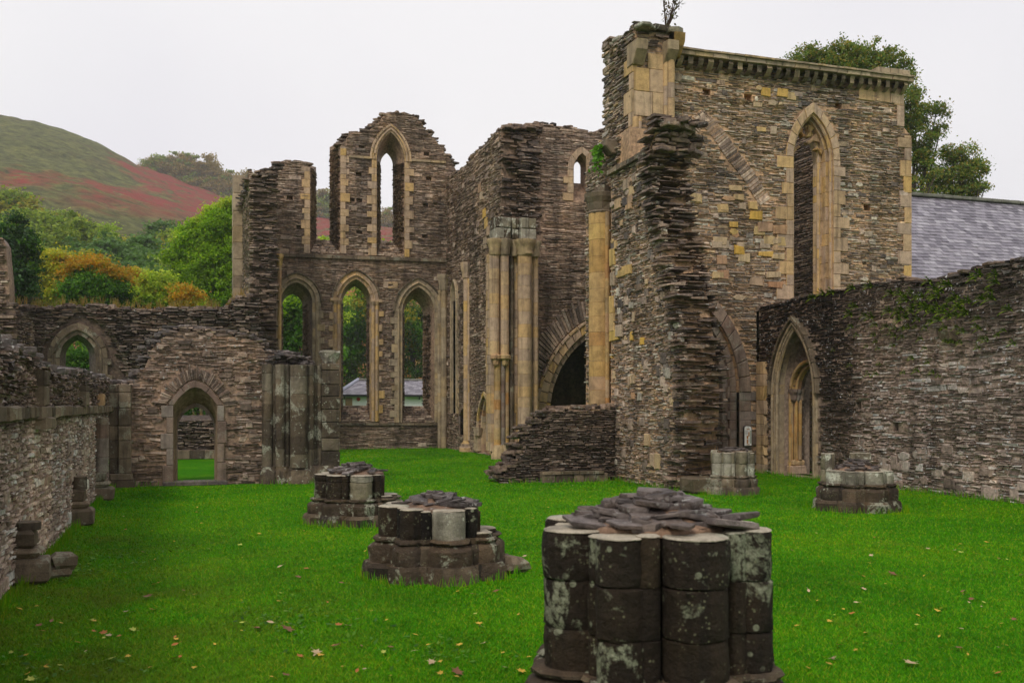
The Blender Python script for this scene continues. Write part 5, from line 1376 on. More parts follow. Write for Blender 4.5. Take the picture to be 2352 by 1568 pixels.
# ------------------------------------------------------------------ north aisle wall running in from the left
def aisle_north():
    X = -1.9; F = FS(X); P = lambda a, b: NX(a, b, X); T = 1.0
    t = thing('aisle_wall', 'long low pale rubble wall with a string course and broken dark slate top', 'wall', (X, 17, 0))
    zs = 1.94
    y = lambda px: P(px, 0)[0]
    tp = [(1.0, 2.66), (4.0, 2.7), (6.0, 2.62), (9.0, 2.7), (11.8, 2.66), (13.0, 2.78), (13.8, 2.72), (14.4, 2.74), (15.2, 2.70), (15.8, 2.58), (17.0, 2.62), (18.4, 2.56), (19.5, 2.66), (21.0, 2.72), (23.0, 2.66), (25.0, 2.72), (27.4, 2.72)]
    outer = [(1.0, -.1)] + tp + [(27.4, -.1)]
    B = MB()
    solid(B, F, inset(outer), (), -.028, -T, 1)
    lo = region([(1, 0), (1, zs), (27.4, zs), (27.4, 0)]); stones(B, F, lo, (.055, .13), (.14, .46), .016, .1, 0, .06, .04, .9, tall=.08)
    bigs(B, F, lo, 26, (.15, .4), (.15, .3), (.015, .03), m=0)
    hi = region([(1, zs + .1)] + tp + [(27.4, zs + .1)])
    stones(B, F, hi, (.05, .11), (.12, .35), .05, .25, 2, .25, .1, 1.5)
    B.build('masonry', [M['rubble_left'], M['mortar_grey'], M['slate_dark']], t)
    C = MB(); caps(C, F, tp, T, size=(.3, .75), h=(.05, .11), layers=2, over=.05); C.build('coping', M['flag'], t)
    S = MB(); yy = 1.0
    while yy < 27.3:
        l = U(.35, .7); S.pris(F, [(yy + .005, zs - .02), (yy + l - .005, zs - .02), (yy + l - .005, zs + .15), (yy + .005, zs + .15)], .10 + U(-.04, .05), -.1, 0, .05, .012); yy += l
    S.build('string_course', M['ashlar_dark'], t)
    for px, zt, w, mt in ((86, 2.55, .17, 'ashlar_dark'), (186, 2.46, .22, 'ashlar_dark'), (226, 2.35, .22, 'ashlar_gold')):
        K = MB(); yy = y(px); z = zs + .15
        while z < zt: 
            h = min(.27, zt - z + .02); K.pris(F, [(yy - w, z), (yy + w, z), (yy + w, z + h - .005), (yy - w, z + h - .005)], .13, -.1, 0, .025); z += h
        if px == 86: K.pris(F, [(yy - .3, zs - .16), (yy + .32, zs - .16), (yy + .32, zs - .0), (yy - .3, zs - .0)], .2, -.1, 0, .06)
        K.build('pilaster', M[mt], t)
    # remains of wall shafts and their bases
    def base(px, py, zt, mt, r, sc=1.0):
        x, yy = GP(px, py); x = X + .2; K = MB()
        K.box((x - .05, yy, .14), (.5 * sc, .62 * sc, .3), 0, 0, .02, .05); K.box((x - .1, yy, .36), (.42 * sc, .55 * sc, .12), 0, 0, .02, .05); K.box((x - .12, yy, .52), (.3 * sc, .46 * sc, .22), 0, 0, .02, .04)
        K.build('base', M['ashlar_dark'], t)
        if zt > .6: K = MB(); K.drums(X + .1, yy, r, .62, zt, (.3, .45), 12); K.build('shaft', M[mt], t)
    base(155, 1205, .85, 'ashlar_dark', .13, .8); base(222, 1148, 1.82, 'ashlar_red', .15, .85); base(20, 1338, .72, 'ashlar_dark', .15, .8)
    K = MB(); K.box((-1.42, 13.3, .20), (.28, .28, .2), .2, 0, .02, .05); K.box((-1.55, 13.3, .07), (.4, .24, .14), .1, 0, .02, .04)
    K.build('corbel', M['ashlar_dark'], t)
aisle_north()

# ------------------------------------------------------------------ stumps of the nave piers
PLAN = [(0, -.55, .20), (0, .55, .20), (-.55, 0, .20), (.55, 0, .20)]
for sx in (-1, 1):
    for sy in (-1, 1):
        PLAN += [(sx * .43, sy * .43, .145), (sx * .285, sy * .50, .075), (sx * .50, sy * .285, .075)]
def nave_pier(name, label, loc, h, mats, rz=0.0, keep=None, top_pile=24, pile_h=.16, base_h=.62, scale=1.0, pile=None, tops=None):
    """mats: shaft, base, top. keep(dx, dy) -> height of that shaft or None when it is lost."""
    t = thing(name, label, 'pier stump', (loc[0], loc[1], 0), 'stumps of the nave piers'); x0, y0 = loc
    ca, sa = math.cos(rz), math.sin(rz)
    tr = lambda dx, dy: (x0 + (dx * ca - dy * sa) * scale, y0 + (dx * sa + dy * ca) * scale)
    bs = base_h; crs = [U(.25, .34) for k in range(6)]
    K = MB()                                                            # moulded base, lobe by lobe
    for dx, dy, r in PLAN:
        x, y = tr(dx * 1.12, dy * 1.12); q = r * scale; b = .5 * bs
        f = 1.45 if r > .1 else 1.7
        K.lathe(x, y, [(q * f * 1.2, -.02), (q * f * 1.2, b * .58), (q * f * 1.05, b * .8)], 8, smooth=False, jit=.02, a0=U(0, .7))
        x, y = tr(dx * 1.05, dy * 1.05)
        K.lathe(x, y, [(q * f * .98, b * .78), (q * f, b * .9), (q * f, b * 1.5), (q * f * .92, b * 1.62), (q * 1.05, b * 1.72), (q * 1.02, b * 1.76), (q * 1.22, b * 1.84), (q * 1.25, b * 1.92), (q * 1.12, b * 2.02)], 11, jit=.014, a0=U(0, .5))
    K.box((x0, y0, bs * .45), (1.15 * scale, 1.15 * scale, bs * .9), rz, 0, .02, .03)
    K.build('base', M[mats[1]], t)
    hc = h if keep is None else max(.2, min([hh for hh in (keep(dx, dy) for dx, dy, r in PLAN) if hh] or [h]))
    K = MB(); K.box((x0, y0, h / 2), (.86 * scale, .86 * scale, h - .02), rz, 0, .015, .02); K.build('core', M[mats[0]], t)
    for dx, dy, r in PLAN:
        hh = h + U(-.025, .025) if keep is None else keep(dx, dy)
        if not hh or hh <= bs: continue
        x, y = tr(dx, dy); S = MB(); 
        zz = bs - .01; ci = 0
        while zz < hh - .03:
            z2 = min(hh - .012, zz + crs[ci % len(crs)] + U(-.008, .008)); ci += 1
            if hh - z2 < .08: z2 = hh - .012
            S.drums(x, y, r * scale, zz, z2, (2, 2), 18, 0, .007); zz = z2
        S.lathe(x, y, [(r * scale - .003, hh - .0125), (r * scale - .003, hh - .008), (r * scale - .02, hh)], 22, 1, jit=.004)
        o = S.build('shaft', [M[tops and r > .1 and tops.get((round(dx, 2), round(dy, 2))) or mats[0]], M[mats[2]]], t)
    K = MB(); K.lathe(x0, y0, [(.50 * scale, h - .03), (.50 * scale, h + .008), (.44 * scale, h + .03)], 12, 1, jit=.02)
    for k in range(top_pile * 2):
        f = (k / (top_pile * 2)) ** 1.1; rr = (1.04 - f) * .53 * scale; a = U(0, 6.28); q = rr * U(.55, 1)
        K.slab((x0 + math.cos(a) * q, y0 + math.sin(a) * q, h + .03 + f * pile_h + U(-.01, .02)), U(.16, .46), U(.12, .28), U(.022, .05), tilt=.16)
    mound = [(.46 * scale, h + .01), (.36 * scale, h + .35 * pile_h), (.2 * scale, h + .7 * pile_h), (.08, h + .85 * pile_h)]
    K.lathe(x0, y0, mound, 14, 1, jit=.03)
    K.build('core_rubble', [M['flag'], M['mud']], t)
    return t
random.seed(21)
nave_pier('pier_stump', 'blackened clustered pier stump nearest the viewer, topped by loose slates', (2.93, 5.95), 1.32, ('pier', 'pier_base', 'pier_top'), keep=None, top_pile=62, pile_h=.15, base_h=.44, scale=1.02)
def k2(dx, dy): return .56 if (dx > .3 and dy < .45) or (dx > .2 and dy > .2) else .85 + .02 * math.sin(dx * 9)
nave_pier('pier_stump', 'second pier stump from the viewer with one flat slate lying on top', (2.98, 12.1), .83, ('pier', 'pier_base', 'pier_top'), keep=k2, top_pile=16, pile_h=.15, base_h=.5, tops={(0, -.55): 'pier_pale'})
def k3(dx, dy): return .50 if dx > .35 else .88
nave_pier('pier_stump', 'far pier stump of the left row with a white stone leaning on its base', (2.9, 17.9), .88, ('pier', 'pier_base', 'pier_top'), keep=k3, top_pile=26, pile_h=.14, base_h=.46, tops={(0, -.55): 'pier_pale'})
def k4(dx, dy): return 1.12 if (dx > .2 and dy > .2) or (dx < -.2 and dy > .2) else .80
nave_pier('pier_stump', 'broad low pier stump before the ferny wall, whitish lichen on its upper stones', (12.82, 16.9), .78, ('pier_pale', 'pier_base', 'pier_top'), keep=k4, top_pile=26, pile_h=.2, base_h=.54, scale=.93)
nave_pier('pier_stump', 'pale pier stump standing against the foot of the ragged wall end', (12.35, 20.9), 1.0, ('pier_pale', 'ashlar_dark', 'pier_top'), keep=None, top_pile=10, pile_h=.06, base_h=.44, scale=.70)
def loose():
    x, y = GP(820, 1209); S = MB(); S.slab((x, y - .02, .12), .28, .22, .26, 0, tilt=.05); tag(S.build('stone_block', M['pier_pale']), 'white lump of stone leaning on the base of the far pier stump', 'stone')
    x, y = GP(1162, 1318); S = MB(); S.box((x + .1, y + .15, .1), (.3, .4, .2), .4, 0, .03, .06); tag(S.build('stone_block', M['ashlar_dark']), 'loose grey block in the grass right of the second pier stump', 'stone')
loose()

# ------------------------------------------------------------------ slate roofed range on the right, white cottage behind the lancets
def roof_slates(B, p00, p10, p01, p11, rows, wid, m=0):
    """courses of slates from eaves edge p00-p10 up to ridge edge p01-p11"""
    p00, p10, p01, p11 = map(Vector, (p00, p10, p01, p11)); n = (p10 - p00).cross(p01 - p00).normalized()
    if n.z < 0: n = -n
    for r in range(rows):
        f0, f1 = r / rows, min(1, (r + 1.12) / rows)
        a0, b0 = p00.lerp(p01, f0), p10.lerp(p11, f0); a1, b1 = p00.lerp(p01, f1), p10.lerp(p11, f1)
        ln = (b0 - a0).length; k = max(1, int(ln / wid)); off = (r % 2) * .5
        for i in range(-1, k + 1):
            u0, u1 = max(0, (i + off) / k), min(1, (i + off + .97) / k)
            if u1 <= u0: continue
            t0, t1 = U(.018, .032), U(.0, .008)
            q = [a0.lerp(b0, u0) + n * t0, a0.lerp(b0, u1) + n * (t0 + U(-.006, .006)), a1.lerp(b1, u1) + n * t1, a1.lerp(b1, u0) + n * t1, a0.lerp(b0, u0) - n * .02, a0.lerp(b0, u1) - n * .02]
            B.add([tuple(v) for v in q], [(0, 1, 2, 3), (4, 5, 1, 0)], m)
def dorter():
    t = thing('range_building', 'long building with a purple grey slate roof behind the ferny wall', 'building', (32, 40, 0))
    x0, x1, Ye, Yr, Ze, Zr = 22.0, 52.0, 33.2, 40.0, 6.0, 12.25
    B = MB(); B.box(((x0 + x1) / 2, 40, 3.0), (x1 - x0, 13.0, 6.0)); 
    B.add([(x0, Ye, 6), (x0, 2 * Yr - Ye, 6), (x0, Yr, Zr - .1), (x1, Ye, 6), (x1, 2 * Yr - Ye, 6), (x1, Yr, Zr - .1)], [(0, 1, 2), (3, 5, 4)]); B.build('wall', M['slate'], t)
    R_ = MB(); R_.add([(x0, Ye, Ze), (x1, Ye, Ze), (x1, Yr, Zr), (x0, Yr, Zr)], [(0, 1, 2, 3)], 0)
    roof_slates(R_, (x0, Ye, Ze + .03), (x1, Ye, Ze + .03), (x0, Yr, Zr + .03), (x1, Yr, Zr + .03), 34, .34)
    R_.add([(x0, Yr, Zr), (x1, Yr, Zr), (x1, 2 * Yr - Ye, Ze), (x0, 2 * Yr - Ye, Ze)], [(0, 1, 2, 3)], 0); R_.build('roof', M['roof'], t)
    C = MB(); s = x0
    while s < x1:
        C.box((s + .3, Yr, Zr + .08), (.58, .42, .16), 0, 0, .012, .03); s += .6
    C.build('ridge', M['ridge'], t)
dorter()
def cottage():
    Y = 80.0; t = thing('cottage', 'white rendered cottage with a hipped slate roof seen through the lancets', 'cottage', (13, Y, 0))
    P = lambda a, b: WY(a, b, Y); xa = P(780, 0)[0]; xb = P(1120, 0)[0]; ze = P(830, 907)[1]; zr = P(830, 871)[1]; D = 7
    B = MB(); B.box(((xa + xb) / 2, Y + D / 2, ze / 2), (xb - xa, D, ze)); B.build('wall', M['render'], t)
    xa2, y2 = xa - .35, Y - .35; ym = Y + D / 2; xh = P(822, 0)[0] + .6
    R_ = MB(); R_.add([(xa2, y2, ze), (xb, y2, ze), (xb, ym, zr), (xh, ym, zr), (xa2, Y + D + .35, ze), (xb, Y + D + .35, ze)], [(0, 1, 2, 3), (0, 3, 4), (4, 3, 2, 5)], 0)
    rows = 12
    roof_slates(R_, (xa2 + .02, y2, ze + .03), (xb, y2, ze + .03), (xh, ym, zr + .03), (xb, ym, zr + .03), rows, .38)
    R_.build('roof', M['roof'], t)
    C = MB(); C.tube([(xh, ym, zr + .06), (xb, ym, zr + .06)], .14, n=6); C.build('ridge', M['ridge'], t)
    C = MB(); C.tube([(xa2, y2, ze + .06), (xh, ym, zr + .1)], .13, n=6); C.build('hip_flashing', M['lead'], t)
    C = MB(); C.box(((xa + xb) / 2, y2 - .06, ze - .05), (xb - xa + .7, .14, .16)); C.build('gutter', M['gutter'], t)
    px0, px1 = 796, 806; C = MB(); x = (P(px0, 0)[0] + P(px1, 0)[0]) / 2; C.box((x, Y - .04, ze - .85), (.55, .1, 1.25)); C.build('door', M['boarding'], t)
    x, z = P(823, 916); C = MB(); G = FW(Y); C.pris(G, [(x + .16 * math.cos(i * .7854), z + .16 * math.sin(i * .7854)) for i in range(8)], .12, -.02, 0, .03); C.build('alarm_bell', M['alarm'], t)
    for px in (790, 962):
        C = MB(); C.box((P(px, 0)[0], Y - .2, ze - .2), (.06, .3, .3)); C.build('gutter_bracket', M['gutter'], t)
cottage()

# ------------------------------------------------------------------ hill
RX = [-900, -400, 0, 80, 190, 250, 330, 430, 540, 640, 730, 900, 1000, 1300, 1800, 3000]
RY = [60, 150, 257, 275, 315, 345, 383, 424, 466, 484, 499, 516, 540, 640, 800, 925]
def ridge_z(px, D): return EYE + (930 - float(np.interp(px, RX, RY))) / 2287 * D
def hill_z(px, f):
    D = 105 + 415 * f; z = ridge_z(px, 520) * (f ** 1.06)
    return D, z
def hill():
    cols, rows = 300, 90; v = []; f = []
    tt = [i / (rows - 12) for i in range(rows)]
    for j, t_ in enumerate(tt):
        for i in range(cols):
            px = -900 + 3900 * i / (cols - 1)
            if t_ <= 1: D, z = hill_z(px, t_)
            else: D = 520 + (t_ - 1) * 900; z = ridge_z(px, 520) * (1 - (t_ - 1) * 1.2)
            u = (px - 1176) / 2287; x, y = (SN + u * CS) * D, (CS - u * SN) * D
            v.append((x, y, z - .4))
    a = np.array(v); 
    nz = np.zeros(len(a))
    for k, (fr, am) in enumerate(((.03, 2.0), (.08, .9), (.2, .5), (.5, .3))):
        th = rng.uniform(0, 6.28, 6); ph = rng.uniform(0, 6.28, 6)
        for q in range(6): nz += am / 2.4 * np.sin(fr * rng.uniform(.7, 1.4) * (a[:, 0] * np.cos(th[q]) + a[:, 1] * np.sin(th[q])) + ph[q])
    fade = np.clip(np.repeat(np.array(tt), cols) * 6, 0, 1)
    a[:, 2] += nz * fade
    for j in range(rows - 1):
        for i in range(cols - 1): f.append((j * cols + i, j * cols + i + 1, (j + 1) * cols + i + 1, (j + 1) * cols + i))
    B = MB(); B.add([tuple(q) for q in a], f, 0, True); o = B.build('hill', M['hill']); o['kind'] = 'structure'; o['label'] = 'heather and red bracken hillside fading into mist'
hill()

# ------------------------------------------------------------------ trees
def crown_leaves(c, rad, nclump, per, size, clump_r, up=.35, bottom=-.5, aspect=.6, lobes=6):
    """a crown of several overlapping boughs, each a lump of leaf clumps"""
    out = [crown_lump(c, [q * .74 for q in rad], max(3, int(nclump * .4)), per, size, clump_r, up, bottom, aspect)]
    a0 = rng.uniform(0, 6.28)
    for k in range(lobes):
        a = a0 + 6.28 * k / lobes * 1.0 + rng.uniform(-.4, .4); e = rng.uniform(-.35, .75) if k else .9; w = rng.uniform(.42, .58); m = 1 - w * .85
        cc = (c[0] + math.cos(a) * math.cos(e) * rad[0] * m, c[1] + math.sin(a) * math.cos(e) * rad[1] * m, c[2] + math.sin(e) * rad[2] * m)
        out.append(crown_lump(cc, [rad[0] * w, rad[1] * w, rad[2] * w * .9], max(2, int(nclump * .62 / lobes)), per, size, clump_r * .85, up, -.7, aspect))
    return np.concatenate(out)
def crown_lump(c, rad, nclump, per, size, clump_r, up=.35, bottom=-.5, aspect=.6):
    """leaf clumps through the volume of an uneven ellipsoid"""
    c = np.array(c); rad = np.array(rad); out = []
    lump = rng.normal(size=(5, 3)); lump /= np.linalg.norm(lump, axis=1)[:, None]
    for k in range(nclump):
        d = rng.normal(size=3); d /= np.linalg.norm(d)
        if d[2] < bottom: d[2] = abs(d[2]) * .4
        bulge = .88 + .26 * np.max(np.clip(lump @ d, 0, 1) ** 6)
        r = rng.uniform(.35, 1.0) ** .55 * bulge
        p = c + d * rad * r; cr = clump_r * rng.uniform(.55, 1.25); n = int(per * rng.uniform(.5, 1.4))
        q = rng.normal(size=(n, 3)) * np.array([cr, cr, cr * .62]) * .55
        out.append(p + q)
    return leaf_cloud(np.concatenate(out), size, up, aspect)
def trunk_mesh(base, h, r, crown_c, rad, limbs=7):
    B = MB(); x, y, z = base; pts = [(x, y, z - .3), (x + U(-.2, .2), y, z + h * .3), (x + U(-.3, .3), y + U(-.3, .3), z + h * .65), (crown_c[0], crown_c[1], crown_c[2] + rad[2] * .4)]
    B.tube(pts, r, r * .25, 8)
    for k in range(limbs):
        a = 6.28 * k / limbs + U(-.4, .4); f = U(.3, .8); s = Vector(pts[1]).lerp(Vector(pts[2]), f); e = Vector((crown_c[0] + math.cos(a) * rad[0] * U(.4, .7), crown_c[1] + math.sin(a) * rad[1] * U(.4, .7), crown_c[2] + rad[2] * U(-.3, .6)))
        m = s.lerp(e, .5) + Vector((0, 0, rad[2] * .18)); B.tube([s, m, e], r * .38, r * .08, 6)
        for q in range(2):
            e2 = e + Vector((U(-1, 1) * rad[0], U(-1, 1) * rad[1], U(0, .8) * rad[2])) * .22; B.tube([m, m.lerp(e2, .6), e2], r * .18, r * .05, 5)
    return B
def tree(label, base, h, rad, mat, nclump, per, size, clump_r, name='tree', group=None, trunk_r=None, c=None, bottom=-.5, mat2=None, frac=.0, up=.35, boughs=None, boughs2=None):
    x, y, z = base; c = c or (x, y, z + h - rad[2]); t = thing(name, label, 'tree', base, group)
    trunk_mesh(base, h, trunk_r or h * .022, c, rad).build('trunk', M['bark'], t)
    if boughs:                                                           # each bough's middle and radius given
        q = np.concatenate([crown_lump(b, (br, br * 1.2, br * .85), max(4, int(nclump * br ** 2)), per, size, clump_r, up, -.9) for b, br in boughs])
        B = MB(); top = Vector((x, y, z + h * .55))
        for b, br in boughs: e = Vector(b); B.tube([top, top.lerp(e, .5) + Vector((0, 0, -.3)), e], .12, .03, 6)
        cloud_obj('crown', q, M[mat], t); B.build('limbs', M['bark'], t)
    else: cloud_obj('crown', crown_leaves(c, rad, nclump, per, size, clump_r, up, bottom), M[mat], t)
    if boughs2: cloud_obj('turning_foliage', np.concatenate([crown_lump(b, (br, br * 1.2, br * .8), max(4, int(nclump * br ** 2)), per, size, clump_r, up, -.9) for b, br in boughs2]), M[mat2], t)
    elif mat2: cloud_obj('turning_foliage', crown_leaves((c[0], c[1], c[2] + rad[2] * .12), [q * .97 for q in rad], max(3, int(nclump * frac)), per, size, clump_r, up, bottom), M[mat2], t)
    return t
def at_top(px, py, D): return PD(px, py, D)
random.seed(5)
def near_trees():
    G = 'trees behind the ruin'
    def T(label, px, ytop, D, w, hfrac, mat, ncl, per, size, cr, zb=0.0, **k):
        """crown centred on bearing px, top at ytop, w = crown width in metres"""
        x, y, zt = PD(px, ytop, D); h = zt - zb; rz = h * hfrac / 2
        return tree(label, (x, y, zb), h, (w / 2, w / 2, rz), mat, ncl, per, size, cr, group=G, **k)
    def BB(D, lst): return [(PD(px, py, D), r) for px, py, r in lst]
    T('big bright green ash leaning over the far wall beside the lancet wall', 484, 452, 70, 8.4, .97, 'f_ash', 30, 90, .105, .5, mat2='f_lime', trunk_r=.3,
      boughs=BB(70, [(538, 512, 1.6), (504, 520, 1.5), (478, 545, 1.5), (446, 545, 1.1), (424, 572, .9), (400, 600, .7), (384, 588, .4), (490, 590, 1.9), (530, 590, 2.0), (452, 612, 1.4), (492, 650, 1.9), (440, 655, 1.1), (410, 640, .7), (535, 660, 1.8), (470, 690, 1.4)]),
      boughs2=BB(70, [(530, 480, .9), (498, 494, .8), (455, 520, .7), (420, 552, .6), (545, 555, 1.0), (470, 575, .8)]))
    T('dark green tree at the left edge behind the wall fragment', 22, 488, 52, 5.0, .95, 'f_dark', 36, 90, .095, .45, mat2='f_wood', trunk_r=.25,
      boughs=BB(52, [(6, 570, 1.1), (34, 545, .9), (48, 585, .9), (20, 620, 1.2), (52, 632, .8), (38, 508, .45), (30, 660, 1.2)]), boughs2=BB(52, [(58, 560, .5), (60, 612, .5), (14, 540, .6)]))
    T('yellowing tree between the wall fragment and the dark bush', 105, 590, 64, 6, .9, 'f_yellow', 26, 80, .10, .5, mat2='f_orange', trunk_r=.15,
      boughs=BB(64, [(92, 606, 1.2), (124, 600, 1.0), (112, 640, 1.4), (74, 650, 1.2), (146, 640, 1.1), (96, 680, 1.4)]), boughs2=BB(64, [(140, 606, .7), (66, 660, .8), (50, 690, .8), (120, 668, .7)]))
    T('dark bush with an orange crown above the pointed window', 215, 608, 62, 6, .92, 'f_wood', 34, 90, .095, .45, mat2='f_orange', trunk_r=.18,
      boughs=BB(62, [(215, 662, 1.7), (178, 672, 1.2), (252, 672, 1.3), (205, 640, 1.0), (235, 690, 1.4)]), boughs2=BB(62, [(182, 622, .9), (212, 614, .9), (240, 618, .9), (262, 636, .8), (160, 634, .7)]))
    T('rusty orange tree between the dark bush and the lime green one', 300, 628, 66, 5, .9, 'f_orange', 26, 80, .10, .45, mat2='f_yellow', trunk_r=.15,
      boughs=BB(66, [(292, 642, 1.0), (318, 650, 1.0), (284, 672, 1.2), (330, 680, 1.0)]), boughs2=BB(66, [(306, 632, .5), (300, 690, 1.0), (340, 665, .6)]))
    T('lime yellow small tree left of the big ash', 368, 630, 62, 4.0, .9, 'f_lime', 28, 80, .095, .42, mat2='f_yellow', trunk_r=.12,
      boughs=BB(62, [(358, 645, .9), (380, 652, .8), (346, 675, .9), (376, 685, .9), (394, 676, .5)]), boughs2=BB(62, [(338, 648, .5), (368, 668, .5)]))
    T('orange shrub under the left side of the big ash', 425, 655, 60, 3.0, .9, 'f_orange', 28, 70, .09, .4, mat2='f_yellow', trunk_r=.1,
      boughs=BB(60, [(420, 672, .8), (438, 682, .7), (408, 694, .6)]), boughs2=BB(60, [(430, 690, .6)]))
    T('low lime bush along the foot of the big ash', 475, 660, 58, 3.2, .9, 'f_lime', 30, 80, .14, .7, bottom=-.9)
    # seen through the openings of the lancet wall
    T('leafy green tree seen through the leftmost lancet', 668, 600, 72, 7, .98, 'f_wood', 110, 110, .17, 1.1, bottom=-.95, mat2='f_ash', frac=.15)
    T('young yellow green tree showing through the broken upper opening', 735, 533, 98, 5.5, .8, 'f_lime', 40, 90, .18, .9, mat2='f_ash', frac=.6)
    T('tall dark green tree seen through the middle lancet', 815, 610, 118, 14, .97, 'f_wood', 150, 130, .2, 1.3, bottom=-.95, mat2='f_ash', frac=.10)
    T('green tree showing in the upper lancet', 890, 522, 110, 9, .8, 'f_wood2', 60, 100, .22, 1.2, mat2='f_ash', frac=.5)
    T('yellow flecked tree seen through the right lancet', 950, 640, 118, 11, .97, 'f_wood', 110, 120, .2, 1.2, bottom=-.95, mat2='f_wood2', frac=.45)
    T('green tree between the left and middle lancets', 735, 600, 112, 11, .97, 'f_wood', 90, 110, .2, 1.3, bottom=-.95)
    T('dark tree behind the choir wall beyond the right lancet', 1025, 640, 112, 9, .97, 'f_wood', 60, 110, .2, 1.2, bottom=-.95)
    T('dark green tree framed by the small pointed window', 178, 740, 56, 5, .98, 'f_wood', 70, 110, .13, .8, bottom=-.95)
    T('dark tree glimpsed through the doorway', 450, 800, 54, 5, .98, 'f_wood', 50, 110, .13, .8, bottom=-.95)
    # right of the transept
    def B3(D, lst): return [(PD(px, py, D), r) for px, py, r in lst]
    bl = [(1836, 152, .95), (1862, 128, .75), (1900, 148, 1.15), (1936, 124, 1.0), (1985, 132, 1.2), (2030, 152, 1.0), (2052, 125, .55), (2066, 170, .9), (1812, 178, .7), (1950, 190, 1.6), (1870, 195, 1.3), (2030, 210, 1.3)]
    T('round green tree rising above the corniced wall', 1935, 95, 58, 9, .5, 'f_right', 24, 84, .085, .40, trunk_r=.35, boughs=B3(58, bl))
    bl = [(2092, 222, .8), (2106, 262, 1.0), (2150, 262, .75), (2112, 310, 1.1), (2160, 300, .6), (2098, 352, 1.0), (2122, 395, .9), (2096, 430, .9), (2130, 352, .7), (2080, 300, 1.0)]
    T('green tree close behind the right corner of the corniced wall', 2090, 190, 60, 5, .7, 'f_right', 24, 84, .085, .40, trunk_r=.3, boughs=B3(60, bl))
    bl = [(2168, 402, 1.0), (2212, 352, .9), (2236, 388, .95), (2190, 432, 1.1), (2246, 428, .7), (2150, 440, .8), (2182, 352, .6), (2222, 440, .9), (2205, 395, 1.0)]
    T('spreading green tree above the slate roof', 2205, 322, 62, 4.6, .5, 'f_right', 24, 84, .085, .40, trunk_r=.25, boughs=B3(62, bl))
near_trees()

